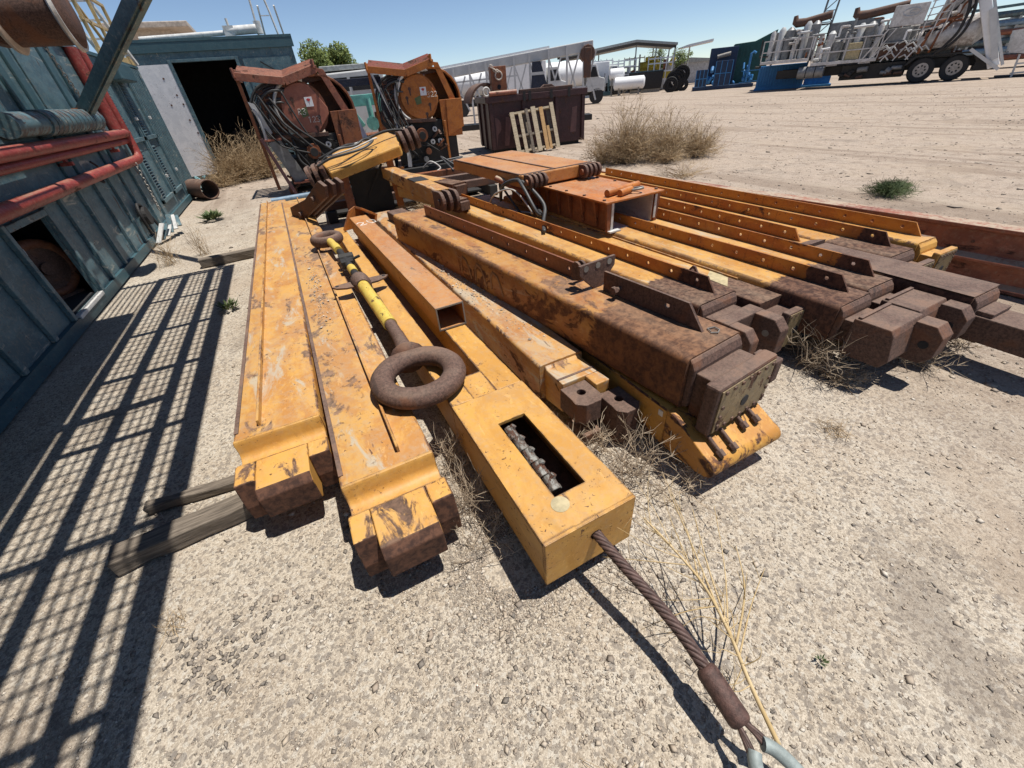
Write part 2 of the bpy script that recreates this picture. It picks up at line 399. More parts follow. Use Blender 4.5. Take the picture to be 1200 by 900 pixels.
def thing(name, label, cat, loc=(0, 0, 0), rotz=0, group=None):
    o = bpy.data.objects.new(name, None); COL.objects.link(o); o.empty_display_size = .1
    o.location = loc; o.rotation_euler = (0, 0, rotz)
    return tag(o, label, cat, group)
def rrect(w, z0, z1, r=.016, k=3):
    pts = []
    for cx, cz, a0 in ((w / 2 - r, z0 + r, -90), (w / 2 - r, z1 - r, 0), (-w / 2 + r, z1 - r, 90), (-w / 2 + r, z0 + r, 180)):
        for j in range(k + 1):
            a = R(a0 + 90 * j / k); pts.append((cx + r * math.cos(a), cz + r * math.sin(a)))
    return pts
def arc(cx, cy, r, a0, a1, n):
    return [(cx + r * math.cos(R(a0 + (a1 - a0) * i / n)), cy + r * math.sin(R(a0 + (a1 - a0) * i / n))) for i in range(n + 1)]
STROKES = {'0': [[(.1, 0), (0, .5), (.1, 1), (.5, 1), (.6, .5), (.5, 0), (.1, 0)]], '1': [[(.1, .8), (.35, 1), (.3, 0)]],
           '2': [[(0, .8), (.25, 1), (.55, .8), (.5, .5), (0, 0), (.6, .05)]], '3': [[(0, .9), (.4, 1), (.55, .75), (.2, .52), (.55, .3), (.4, 0), (0, .1)]],
           'R': [[(0, 0), (.05, 1), (.45, .95), (.5, .65), (.05, .5), (.55, 0)]], '8': [[(.3, .5), (.05, .75), (.3, 1), (.55, .75), (.3, .5), (.05, .25), (.3, 0), (.58, .25), (.3, .5)]]}
def writing(mb, text, origin, ux, uy, size, r=.006, gap=.8):
    o, ux, uy = Vector(origin), Vector(ux).normalized(), Vector(uy).normalized(); x = 0
    for ch in text:
        for st in STROKES.get(ch, []):
            mb.tube([o + ux * (x + p[0]) * size + uy * p[1] * size for p in st], r, 5)
        x += gap
    return mb
# ------------------------------------------------------------------ light, sky, camera
w = bpy.data.worlds.new('World'); SC.world = w; w.use_nodes = True
wn = w.node_tree; bg = wn.nodes['Background']
sky = wn.nodes.new('ShaderNodeTexSky'); sky.sky_type = 'NISHITA'; sky.sun_disc = False
L = Vector((-.27, .12, -1)).normalized()            # light travels this way
S = -L
el = math.asin(S.z); az = math.atan2(S.x, S.y)
sky.sun_elevation = el; sky.sun_rotation = az
sky.altitude = 1500; sky.air_density = .78; sky.dust_density = .0; sky.ozone_density = 1.2
wn.links.new(sky.outputs[0], bg.inputs[0]); bg.inputs[1].default_value = .088
sd = bpy.data.lights.new('sun', 'SUN'); sd.energy = 4.6; sd.angle = R(.53); sd.color = (1, .955, .88)
so = bpy.data.objects.new('sun', sd); COL.objects.link(so); so.rotation_euler = L.to_track_quat('-Z', 'Y').to_euler(); so.location = (0, 0, 20)
SC.view_settings.view_transform = 'Standard'; SC.view_settings.look = 'None'; SC.view_settings.gamma = 1
SC.view_settings.exposure = 0.42
cd = bpy.data.cameras.new('camera'); cam = bpy.data.objects.new('camera', cd); COL.objects.link(cam)
cd.sensor_fit = 'HORIZONTAL'; cd.sensor_width = 36; cd.lens = 36 * FPX / 1200; cd.clip_start = .02; cd.clip_end = 3000
rot = Matrix((M3 @ Vector((1, 0, 0)), M3 @ Vector((0, -1, 0)), M3 @ Vector((0, 0, -1)))).transposed()
cam.matrix_world = Matrix.Translation((0, 0, H)) @ rot.to_4x4()
SC.camera = cam

# ------------------------------------------------------------------ ground
def gz(x, y):
    d = math.hypot(x - .5, y - 1.5)
    a = .010 * min(1, d / 4) + .002
    return (noise.noise(Vector((x * .9, y * .9, .3))) * a + noise.noise(Vector((x * 4.1, y * 4.1, 5))) * .005) - .006
n = 230
u = np.linspace(-1, 1, n); s_ = np.sinh(u * 7.2) / np.sinh(7.2) * 900
vs = []; 
for j in range(n):
    for i in range(n):
        x, y = s_[i] + .6, s_[j] + 1.2
        vs.append((x, y, gz(x, y) if abs(x) + abs(y) < 60 else -.006))
fs = [(j * n + i, j * n + i + 1, (j + 1) * n + i + 1, (j + 1) * n + i) for j in range(n - 1) for i in range(n - 1)]
me = bpy.data.meshes.new('ground'); me.from_pydata(vs, [], fs); me.update()
for p in me.polygons: p.use_smooth = True
me.materials.append(MT['ground'])
go = bpy.data.objects.new('ground', me); COL.objects.link(go); tag(go, kind='structure')

# loose stones on the dirt, dense near the photographer
def stones(count):
    r = np.random.default_rng(3)
    ico = np.array([(1, 0, 0), (-1, 0, 0), (0, 1, 0), (0, -1, 0), (0, 0, 1), (0, 0, -.6)], float)
    fc = np.array([(0, 2, 4), (2, 1, 4), (1, 3, 4), (3, 0, 4), (2, 0, 5), (1, 2, 5), (3, 1, 5), (0, 3, 5)])
    V = []; F = []; T = []
    k = 0
    while k < count:
        rad = abs(r.normal(0, 1)) ** 1.3 * 2.6 + .12
        a = r.uniform(0, 2 * math.pi); x, y = .3 + rad * math.cos(a) * 1.15, .8 + rad * math.sin(a)
        if x < -2.1: continue
        far = k > count * .86
        if far:
            rad = 3 + 24 * r.random() ** 1.6; a = r.uniform(-.35, 1.75); x, y = rad * math.cos(a), rad * math.sin(a)
            if x < -2.0: continue
        dark = k < 170
        if dark: x, y = r.normal(-.78, .13), r.normal(1.02, .10)
        sz = min(.0016 * math.exp(abs(r.normal(0, .62))) * (1 + .10 * rad), .015)
        if r.random() < .003: sz *= 1.8
        if far: sz = min(.006 * math.exp(abs(r.normal(0, .6))), .045) * (.6 + rad / 22)
        if dark: sz = r.uniform(.004, .012)
        p = (ico * (1 + r.uniform(-.35, .35, (6, 3))) + r.uniform(-.25, .25, (6, 3))) * sz * np.array([r.uniform(.8, 1.5), r.uniform(.7, 1.1), r.uniform(.35, .7)])
        b = r.uniform(0, 6.28); cb, sb = math.cos(b), math.sin(b)
        p = p @ np.array([[cb, sb, 0], [-sb, cb, 0], [0, 0, 1]]) + np.array([x, y, gz(x, y) + sz * .12])
        V.append(p); F.append(fc + 6 * k); T += [r.uniform(0, .12) if dark else r.random() ** 1.1 * (.75 if far else 1)] * 6; k += 1
    V = np.concatenate(V); F = np.concatenate(F)
    me = bpy.data.meshes.new('gravel'); me.vertices.add(len(V)); me.vertices.foreach_set('co', V.ravel())
    me.loops.add(F.size); me.loops.foreach_set('vertex_index', F.ravel().astype(np.int32)); me.polygons.add(len(F))
    me.polygons.foreach_set('loop_start', np.arange(0, F.size, 3, dtype=np.int32)); me.polygons.foreach_set('loop_total', np.full(len(F), 3, np.int32))
    me.update(); me.validate()
    at = me.attributes.new('tone', 'FLOAT', 'POINT'); at.data.foreach_set('value', np.array(T, np.float32))
    me.materials.append(MT['stone'])
    o = bpy.data.objects.new('gravel', me); COL.objects.link(o); return o
tag(stones(110000), 'loose pale and grey gravel scattered over the dirt', 'gravel', kind='stuff')

# ------------------------------------------------------------------ beams of the pile
YAWT = {}
def beam_root(name, label, x, y, yaw, group=None):
    return thing(name, label, 'steel beam', (x, y, 0), R(yaw), group)
def body(root, w, z0, z1, L, mat, r=.016, y0=0.0, name='beam_body'):
    mb = MB(); pr = rrect(w, z0, z1, r); seg = max(6, int(L / .35)); n = len(pr); vs = []; fs = []
    for i in range(seg + 1):
        y = y0 + L * i / seg
        for k, p in enumerate(pr):
            j = (noise.noise(Vector((p[0] * 3 + root.location.x * 7, y * 1.6, p[1] * 5))) * .003)
            vs.append((p[0] + j, y, p[1] + j))
    for i in range(seg):
        for k in range(n):
            fs.append((i * n + k, i * n + (k + 1) % n, (i + 1) * n + (k + 1) % n, (i + 1) * n + k))
    fs += [tuple(range(n)), tuple(seg * n + k for k in range(n - 1, -1, -1))]
    mb.add(vs, fs); return mb.build(name, mat, root, smooth='auto')
def perf_bar(root, x, y0, y1, z0, h=.085, t=.012, pitch=.20, r=.014, mat='bar', taper=.75, far_cut=False, name='perforated_bar'):
    mb = MB()
    a = y0 + h * taper
    mb.prism([(y0, z0), (a, z0), (a, z0 + h)], 'x', x - t / 2, x + t / 2)
    nn = int((y1 - a) / pitch)
    for i in range(nn):
        c = a + pitch * (i + .5 - .15)
        mb.quadholed(a + pitch * i, a + pitch * (i + 1), z0, z0 + h, c, z0 + h * .52, r, x - t / 2, x + t / 2)
    return mb.build(name, mat, root)
HZ = Matrix(((0, 1, 0, 0), (0, 0, 1, 0), (1, 0, 0, 0), (0, 0, 0, 1)))     # (x,y,z) -> (y,z,x): a plate cell laid flat
FR = Matrix(((0, 1, 0, 0), (1, 0, 0, 0), (0, 0, 1, 0), (0, 0, 0, 1)))     # plate cell facing the end of a beam
# --- two nosed beams on the left
def nosed(label, x, y, yaw, L, w, ribx, seed):
    ro = beam_root('box_beam', label, x, y, yaw, 'nosed yellow beams on the left of the pile')
    body(ro, w, .09, .33, L, 'yellow_worn', .014)
    mb = MB(); mb.box(ribx - .006, ribx + .006, .07, L - .02, .328, .362); mb.build('top_rib', 'yellow_worn', ro, .002)
    mb = MB(); mb.box(-w / 2 + .003, -w / 2 + .021, .06, L - .1, .329, .3335); mb.each('edge_strip', 'rust', ro)
    # concave throat between body and nose
    prof = [(0.004, .336), (-.008, .334), (-.015, .322)] + [(-.058 + .046 * math.cos(R(a)), .29 + .048 * math.sin(R(a)) - .0) for a in range(200, 345, 24)][::-1] + [(-.108, .283), (-.112, .283), (-.112, .10), (.004, .09)]
    mb = MB(); mb.prism(prof, 'x', -w / 2 + .004, w / 2 - .004); mb.build('throat', 'yellow', ro, .004, 'auto')
    hw = w / 2 + .004
    mb = MB()
    mb.prism([(-.108, .2825), (-.232, .2825), (-.25, .16), (-.245, .085), (-.108, .085)], 'x', -hw, -hw + .078)
    mb.build('nose_cheek', 'nose', ro, .005)
    mb = MB(); mb.prism([(-.108, .2815), (-.205, .2815), (-.222, .17), (-.218, .085), (-.108, .085)], 'x', hw - .085, hw)
    mb.build('nose_cheek', 'nose', ro, .005)
    mb = MB(); mb.prism([(-.108, .281), (-.292, .281), (-.322, .246), (-.322, .14), (-.30, .115), (-.108, .115)], 'x', -hw + .080, hw - .087)
    mb.build('nose_tongue', 'nose', ro, .005)
    return ro
nosed('leftmost yellow box beam with stepped rusty nose and a thin rib along its top', -.43, 1.72, -.4, 6.0, .37, -.075, 1)
nosed('second yellow box beam from the left, stepped nose nearest the bare gravel, under the ring rod', -.035, 1.21, .5, 6.35, .37, .06, 2)

# --- slotted block beam with the square window and cable hole
ro = beam_root('slotted_block_beam', 'yellow beam with square front block, open window on top and cable coming out', .515, .64, 1.2)
w2 = .185
mb = MB()                       # top plate of the block with the window, walls and floor
wx0, wx1, wy0, wy1 = -.055, .075, .13, .58
mb.box(-w2, wx0, .0, .80, .315, .33); mb.box(wx1, w2, .0, .80, .315, .33); mb.box(wx0, wx1, 0, wy0, .315, .33); mb.box(wx0, wx1, wy1, .80, .315, .33)
mb.build('top_plate', 'yellow', ro)
mb = MB(); mb.box(-w2, -w2 + .015, .0, .80, .09, .3145); mb.box(w2 - .015, w2, .0, .8, .09, .3145); mb.each('side_plate', 'yellow', ro, .003)
mb = MB(); mb.T = Matrix(((0, 1, 0, 0), (1, 0, 0, 0), (0, 0, 1, 0), (0, 0, 0, 1)))
mb.quadholed(-w2, w2, .088, .3305, .02, .235, .022, -.014, 0, 24); mb.build('front_plate', 'yellow', ro, .002)
mb = MB(); mb.box(-w2 + .016, w2 - .016, .0, .8, .09, .10); mb.build('floor_plate', 'rust', ro)
mb = MB(); mb.box(-.185, -.07, .8, 4.6, .10, .328); mb.build('left_rail', 'yellow', ro, .008)
mb = MB(); mb.box(.045, .185, .8, 4.6, .10, .327); mb.build('right_rail', 'yellow', ro, .008)
mb = MB(); mb.prism([(.8, .326), (1.0, .326), (.8, .18)], 'x', -.071, .046); mb.build('web_ramp', 'yellow', ro)
mb = MB(); mb.box(-.069, .044, .8, 4.6, .10, .17); mb.build('bottom_plate', 'rust', ro)
for i in range(5):              # rope sockets seen in the window
    y = .2 + i * .08
    mb = MB(); mb.cyl((-.012, y, .272), (-.012, y + .052, .29), .024, 14); mb.cyl((-.012, y + .03, .288), (.008, y + .035, .312), .015, 6); mb.cyl((-.012, y - .01, .268), (-.012, y + .01, .275), .03, 6)
    mb.build('rope_socket', 'socket', ro, .003, 'auto')
mb = MB(); mb.cyl((-.055, .095, .3305), (-.055, .095, .3315), .033, 24); mb.build('bare_spot', 'tan_patch', ro)
mb = MB(); mb.box(-w2 + .02, w2 - .02, .3, .42, 0, .089); mb.build('support_block', 'timber', ro)

# wire rope coming out of the block, its ferrule and thimble
ct = thing('wire_rope_sling', 'rusty twisted wire rope running out of the yellow block to a grey thimble loop', 'wire rope', (.54, .62, 0))
path = [Vector(p) for p in ((0, .1, .24), (0, .0, .232), (.012, -.1, .215), (.034, -.24, .19), (.047, -.36, .165), (.046, -.46, .142))]
def spline(P, k):
    out = []
    for i in range(len(P) - 1):
        p0, p1, p2, p3 = P[max(i - 1, 0)], P[i], P[i + 1], P[min(i + 2, len(P) - 1)]
        for j in range(k):
            t = j / k; out.append(.5 * ((2 * p1) + (p2 - p0) * t + (2 * p0 - 5 * p1 + 4 * p2 - p3) * t * t + (3 * p1 - p0 - 3 * p2 + p3) * t ** 3))
    out.append(P[-1]); return out
pts = spline(path, 24)
mb = MB()
for st in range(6):
    hp = []; acc = 0
    for i, p in enumerate(pts):
        d = (pts[min(i + 1, len(pts) - 1)] - pts[max(i - 1, 0)]).normalized(); a, b_ = mb.frame(d)
        if i: acc += (p - pts[i - 1]).length
        t = acc * 2 * math.pi / .135 + st * math.pi / 3
        hp.append(p + a * math.cos(t) * .0115 + b_ * math.sin(t) * .0115)
    mb.tube(hp, .0072, 8)
mb.build('rope', 'wire', ct, smooth=True)
fe0, fe1 = Vector((.046, -.435, .148)), Vector((.044, -.570, .116))
mb = MB(); mb.tube([fe0 + (fe1 - fe0) * t for t in (0, .04, .1, .9, .96, 1)], [.022, .028, .031, .031, .029, .024], 22); mb.build('ferrule', 'ferrule', ct, smooth='auto')
mb = MB()
for dx in (-.012, .012):
    for k in range(3):
        mb.tube(spline([fe1 + Vector((dx * .6, .01, 0)), fe1 + Vector((dx * 1.6 + (k - 1) * .004, -.03, -.006 + k * .002)), fe1 + Vector((dx * 2.2 + (k - 1) * .007, -.06, -.014))], 5), .006, 7)
mb.build('eye_strands', 'wire', ct, smooth=True)
mb = MB()
c = fe1 + Vector((0, -.20, -.05))
loop = [c + Vector((.062 * math.sin(t), .155 * math.cos(t) * (1.0), .045 * math.cos(t))) for t in [R(14 + 332 * i / 36) for i in range(37)]]
mb.tube(loop, .017, 12); mb.build('thimble', 'galv', ct, smooth='auto')

# --- gravel-strewn clevis beam
ro = beam_root('clevis_beam', 'dusty yellow box beam strewn with gravel, two holed clevis lugs at its near end', .967, 1.53, 1.3)
body(ro, .27, .07, .31, 4.2, 'yellow_dusty', .02)
mb = MB(); mb.prism([(0.002, .30), (-.02, .285), (-.168, .285), (-.168, .10), (.002, .08)], 'x', -.105, .118); mb.prism([(-.1685, .284), (-.26, .284), (-.26, .18), (-.1685, .18)], 'x', .033, .118); mb.build('neck_block', 'yellow_worn', ro, .006)
mb = MB(); mb.box(-.107, .117, -.135, -.12, .279, .2885); mb.build('weld_seam', 'rust', ro, .003)
mb = MB(); mb.T = HZ
mb.quadholed(-.12, .03, -.31, -.17, -.045, -.245, .022, .14, .262); mb.T = Matrix()
mb.prism([(-.12, -.31), (-.085, -.345), (.0, -.345), (.03, -.31)], 'z', .14, .262)
mb.build('clevis_lug', 'rust', ro, .004)
mb = MB(); mb.T = HZ
mb.quadholed(.04, .17, -.42, -.27, .105, -.35, .022, .02, .225); mb.T = Matrix()
mb.prism([(.04, -.42), (.07, -.455), (.14, -.455), (.17, -.42)], 'z', .02, .225)
mb.build('clevis_lug', 'rust', ro, .004)
mb = MB(); mb.box(-.1, .03, -.36, -.2, .03, .075); mb.build('lower_lug', 'rust', ro, .006)
mb = MB(); mb.box(-.11, .11, .5, .6, 0, .069); mb.build('support_block', 'timber', ro)
# grit lying on it
def grit(root, x0, x1, y0, y1, z, cnt, seed, cl=None):
    r = random.Random(seed); mb = MB()
    for _ in range(cnt):
        y = r.uniform(y0, y1) if cl is None else min(y1, max(y0, r.gauss(cl, .45))); x = r.gauss((x0 + x1) / 2, (x1 - x0) / 4)
        if not x0 < x < x1: continue
        q = .0022 * math.exp(abs(r.gauss(0, .7))); q = min(q, .014)
        vs = [(x + q * r.uniform(.7, 1.3), y, z + q * .4), (x - q * r.uniform(.7, 1.3), y, z + q * .4), (x, y + q * r.uniform(.7, 1.3), z + q * .4), (x, y - q * r.uniform(.7, 1.3), z + q * .4), (x, y, z + q * r.uniform(.8, 1.2)), (x, y, z - q * .2)]
        mb.add(vs, [(0, 2, 4), (2, 1, 4), (1, 3, 4), (3, 0, 4), (2, 0, 5), (1, 2, 5), (3, 1, 5), (0, 3, 5)])
    o = mb.build('grit', 'stone', None); at = o.data.attributes.new('tone', 'FLOAT', 'POINT')
    at.data.foreach_set('value', np.repeat(np.random.default_rng(seed).random((len(o.data.vertices) + 5) // 6), 6)[:len(o.data.vertices)].astype(np.float32))
    o.matrix_world = Matrix.Translation(root.location) @ Matrix.Rotation(root.rotation_euler.z, 4, 'Z'); return o
tag(grit(ro, -.12, .10, .25, 3.2, .311, 900, 5, 1.5), 'grit and small stones lying on the dusty clevis beam', 'grit', kind='stuff')
r2 = next(o for o in bpy.data.objects if o.name == 'box_beam.001')
tag(grit(r2, -.12, .0, .4, 3.0, .334, 320, 8, 2.1), 'grit lying on the beam under the ring rod', 'grit', kind='stuff')

# --- square tube on top of the slotted beam
ro = thing('square_tube', 'bright orange square tube with open near end, chalk number on its far end', 'steel tube', (.585, 2.16, .33), R(1.8))
mb = MB(); s2 = .088; L_ = 2.75
for a, b_ in (((-s2, -s2 + .007), (.004, .152)), ((s2 - .007, s2), (.004, .152))): mb.box(a[0], a[1], 0, L_, b_[0], b_[1])
mb.box(-s2 + .0072, s2 - .0072, 0, L_, .004, .011); mb.box(-s2 + .0072, s2 - .0072, 0, L_, .145, .152)
mb.build('tube_wall', 'tube_orange', ro)
mb = MB(); mb.box(-s2 + .0075, s2 - .0075, .6, .61, .0115, .1445); mb.build('hollow_shade', 'void', ro)  # dark sheet added inside the open tube for the shade of its hollow
mb = MB()
for a in ((-s2 - .001, -s2 + .008, .003, .153), (s2 - .008, s2 + .001, .003, .153)): mb.box(a[0], a[1], -.0035, -.001, a[2], a[3])
mb.box(-s2 + .0085, s2 - .0085, -.0035, -.001, .003, .012); mb.box(-s2 + .0085, s2 - .0085, -.0035, -.001, .144, .153); mb.build('cut_edge', 'steel', ro)
mb = writing(MB(), '20', (-.06, 2.30, .1525), (1, .25, 0), (-.2, 1, 0), .13, .0045, .85); mb.build('chalk_number', 'chalk', ro)

# --- ring rod (drawbar with two eyes) lying across the gap
ro = thing('ring_rod', 'heavy rusty drawbar with a big ring, yellow sleeve and small far ring', 'lifting rod', (.24, 1.69, .385), 0)
def eye(c, Rm, r1, r2, nm, mat, flat=1.0):
    mb = MB(); pts = [Vector((c[0] + Rm * math.cos(t), c[1] + Rm * 1.03 * math.sin(t), c[2])) for t in [2 * math.pi * i / 40 for i in range(40)]]
    mb.tube(pts, r1, 14, True, r2); return mb.build(nm, mat, ro, smooth=True)
eye((0, 0, 0), .178, .058, .048, 'big_ring', 'forged')
mb = MB(); mb.tube(spline([Vector((0.0, .19, 0)), Vector((.004, .27, .004)), Vector((.006, .36, .008)), Vector((.004, .50, .012)), Vector((0, .62, .015))], 6), [.098, .094, .088, .078, .060, .054, .050, .047, .045, .043, .041, .040, .039, .038, .037, .036, .036, .036, .036, .036, .036, .036, .036, .036, .036], 16)
mb.build('ring_neck', 'forged', ro, smooth=True)
mb = MB(); mb.cyl((0, .60, .015), (-.035, 1.36, .028), .042, 20); mb.build('sleeve', 'sleeve', ro, smooth='auto')
mb = MB(); mb.tube([(-.033, 1.30, .028), (-.034, 1.33, .028), (-.037, 1.38, .03), (-.04, 1.43, .03), (-.041, 1.45, .03)], [.05, .066, .068, .066, .05], 22); mb.build('clamp_collar', 'forged', ro, smooth='auto')
for sx in (-1, 1):
    mb = MB(); cx = -.036 + sx * .055
    poly = [(cx, 1.32), (cx + sx * .06, 1.325), (cx + sx * .125, 1.36), (cx + sx * .15, 1.40), (cx + sx * .12, 1.425), (cx + sx * .05, 1.43), (cx, 1.43)]
    if sx < 0: poly = poly[::-1]
    mb.prism(poly, 'z', .022, .036); mb.build('clamp_ear', 'forged', ro, .003)
    mb = MB(); mb.cyl((cx + sx * .115, 1.395, .0365), (cx + sx * .115, 1.395, .038), .013, 12); mb.build('ear_hole', 'void', ro)
mb = MB(); mb.cyl((-.04, 1.44, .03), (-.075, 2.25, .035), .03, 16); mb.build('far_shank', 'black_iron', ro, smooth='auto')
for k, (yy, mt) in enumerate(((1.62, 'sleeve'), (2.33, 'sleeve'))):
    mb = MB(); mb.cyl((-.047 - .03 * k, yy, .031 + .004 * k), (-.052 - .034 * k, yy + .13, .032 + .004 * k), .034, 16); mb.build('yellow_band', mt, ro, smooth='auto')
mb = MB(); mb.box(-.11, -.01, 1.85, 1.95, .0, .06); mb.cyl((-.03, 1.9, .05), (.05, 1.88, .075), .012, 8); mb.cyl((-.11, 2.02, .03), (.01, 2.02, .03), .05, 8); mb.build('shank_clamp', 'black_iron', ro, .006)
eye((-.13, 2.80, .03), .115, .042, .05, 'small_ring', 'forged')
mb = MB(); mb.cyl((-.08, 2.3, .036), (-.115, 2.7, .033), .036, 14); mb.build('small_ring_neck', 'sleeve', ro, smooth='auto')

# --- wedge-ended beam under the dark beam
ro = beam_root('wedge_beam', 'low yellow beam with rounded ramp nose and rusty bolts, under the big rusty beam', 1.37, .95, 1.0)
body(ro, .43, .07, .285, 3.6, 'wedge', .012)
prof = [(.0, .285), (-.05, .278), (-.235, .185)] + arc(-.235, .135, .05, 90, 250, 8) + [(-.2, .075), (.0, .07)]
mb = MB(); mb.prism(prof, 'x', -.2145, .2145); mb.build('ramp_nose', 'wedge', ro, .004, 'auto')
mb = MB(); sl = (.185 - .278) / (-.185)
for k in range(4):
    x = -.15 + k * .078 + (.04 if k > 1 else 0); y = -.075 - (.0 if k > 1 else .05); z = .278 + (y + .05) * .503 + .02
    mb.cyl((x, y, z), (x, y - .115, z - .058), .010, 8); mb.cyl((x, y - .112, z - .0565), (x, y - .14, z - .0705), .018, 6)
mb.each('bolt', 'rust', ro, .002)
mb = MB(); mb.box(-.15, .15, .9, 1.0, 0, .069); mb.build('support_block', 'timber', ro)
mb = MB(); mb.prism([(-.2155, .02), (-.2185, .02), (-.2185, .045), (-.2155, .045)], 'z', .232, .262); mb.build('pale_tab', 'chalk', ro)

# --- the big rusty beam
ro = beam_root('flanged_beam', 'large rust-brown box beam with bolted flange plate, paint left along its top', 1.375, .95, 7.0)
body(ro, .37, .29, .55, 3.45, 'dark_beam', .028)
mb = MB(); mb.prism([(0.002, .545), (-.015, .53), (-.03, .50), (-.03, .31), (.002, .295)], 'x', -.168, .168); mb.build('end_bevel', 'rust', ro, .008)
mb = MB(); mb.box(-.15, .15, -.10, -.028, .27, .485); mb.build('neck', 'rust', ro, .006)
mb = MB(); mb.box(-.195, .215, -.165, -.10, .245, .495); mb.build('flange_plate', 'rust', ro, .012)
mb = MB(); mb.box(-.175, .195, -.171, -.166, .262, .478); mb.build('flange_face', 'grime', ro)
mb = MB()
for k in range(7): 
    for zz in (.275, .466): mb.cyl((-.15 + k * .054, -.1705, zz), (-.15 + k * .054, -.177, zz), .009, 8)
for k in range(3):
    for xx in (-.15, .18): mb.cyl((xx, -.1705, .29 + k * .05), (xx, -.177, .29 + k * .05), .009, 8)
mb.build('flange_bolt', 'rust', ro)
mb = MB(); mb.cyl((.02, -.170, .345), (.02, -.1735, .345), .026, 16); mb.build('pilot_hole', 'void', ro)
mb = MB(); mb.box(.216, .275, -.17, -.06, .33, .45); mb.build('side_lug', 'rust', ro, .01)
perf_bar(ro, .045, .92, 3.2, .551, .095, .014, .22, .013, 'rust_orange', .12)
mb = MB(); mb.T = Matrix.Translation((.05, .1, .551)); hh = .11
mb.prism([(0, 0), (.09, 0), (.09, hh)], 'x', -.007, .007); mb.quadholed(.09, .34, 0, hh, .2, hh * .55, .014, -.007, .007); mb.quadholed(.34, .62, 0, hh, .50, hh * .45, .012, -.007, .007)
mb.build('perforated_bar', 'rust', ro)
mb = MB(); mb.T = Matrix.Translation((.045, .78, .551))
zt = .155
mb.prism([(-.13, zt), (.13, zt), (.13, zt - .055), (.035, -.0), (-.02, -.0), (-.13, zt - .055)], 'y', -.008, .008)
mb.build('pin_plate', 'rust', ro, .003)
mb = MB()
for xx, zz in ((-.085, .13), (0, .13), (.085, .13)): mb.cyl((.045 + xx, .771, .551 + zz), (.045 + xx, .7695, .551 + zz), .017, 14)
mb.each('pin_hole', 'steel', ro)
mb = MB(); mb.cyl((.01, .60, .60), (.085, .60, .60), .013, 10); mb.cyl((-.01, .60, .60), (.012, .60, .60), .022, 6); mb.cyl((.0, .90, .60), (.08, .90, .60), .013, 10); mb.cyl((-.02, .90, .60), (.002, .90, .60), .022, 6); mb.each('bolt', 'rust', ro)
mb = MB()
for xx in (-.10, -.065): mb.T = Matrix.Translation((.045, .83, .551)); mb.prism(arc(xx * 0, .125, .035, -20, 200, 10) + [(-.035, .06), (.035, .06)], 'x', xx - .008, xx + .008)
mb.T = Matrix(); mb.each('hinge_lug', 'rust', ro, .003)
mb = MB(); mb.tube([(.06, .07, .556), (.085, .05, .556), (.11, .06, .556), (.115, .09, .556), (.08, .1, .556), (.07, .075, .556)], .003, 6); mb.build('split_pin', 'steel', ro)
mb = MB()
for k, yy in enumerate((1.92, 1.70, 1.48)):          # faded hand-painted loops on its flank
    mb.tube([Vector((-.1872, yy + .09, .36)), Vector((-.1872, yy + .085, .45)), Vector((-.1872, yy + .05, .49)), Vector((-.1872, yy, .475)), Vector((-.1872, yy - .03, .43)), Vector((-.1872, yy - .06, .35))], .012, 6, False, .0035)
mb.each('painted_loops', 'faded', ro)

# --- the perforated-bar beams on the right
def end_flange(ro, w, z0, z1, y0=-.0, plate='grime', rake=0.0, prefix=True):
    mb = MB(); mb.prism([(.002 + y0, z1 - .006), (-.02 + y0, z1 - .03), (-.03 + y0, z1 - .06), (-.03 + y0, z0 + .02), (.002 + y0, z0 + .004)], 'x', -w / 2 + .014, w / 2 - .014); mb.build('end_bevel', 'rust', ro, .006)
    mb = MB(); mb.box(-w / 2 + .04, w / 2 - .04, y0 - .10, y0 - .028, z0 + .02, z1 - .075); mb.build('neck', 'rust', ro, .004)
def fork(ro, w, z0, z1, y0, L1, L2, side=(1, 1), mat='rust', drop=0.0):
    """hook block with two chamfered prongs"""
    mb = MB(); mb.prism([(y0, z1), (y0 - L1 + .02, z1), (y0 - L1, z1 - .03), (y0 - L1 - .03, z0 + .05), (y0 - L1, z0), (y0, z0)], 'x', -w / 2, w / 2); mb.build('fork_block', mat, ro, .006)
    mb = MB(); mb.box(-w / 2 + .01, w / 2 - .01, y0 - .03, y0 - .01, z1 + .001, z1 + .012); mb.build('weld_bead', mat, ro, .004)
    pw = w * .36
    for sgn, ex in zip((-1, 1), side):
        x0, x1 = (-w / 2, -w / 2 + pw) if sgn < 0 else (w / 2 - pw, w / 2)
        if not ex: continue
        e = L2 * ex; yy = y0 - L1
        mb = MB(); mb.prism([(yy + .002, z1 - .001), (yy - e + .045, z1 - .001), (yy - e, z1 - .05), (yy - e - .0, z0 + .05 - drop), (yy - e + .04, z0 - drop), (yy + .002, z0 + .001)], 'x', x0 + .001, x1 - .001)
        mb.build('fork_prong', mat, ro, .004)
        mb = MB(); xf = x0 if sgn > 0 else x1
        for xq in (x0, x1): mb.cyl((xq - .0012, yy - e * .55, (z0 + z1) / 2), (xq + .0012, yy - e * .55, (z0 + z1) / 2), .022, 14)
        mb.each('pin_hole', 'void', ro)
GRP = 'yellow beams with perforated bars on the right of the pile'
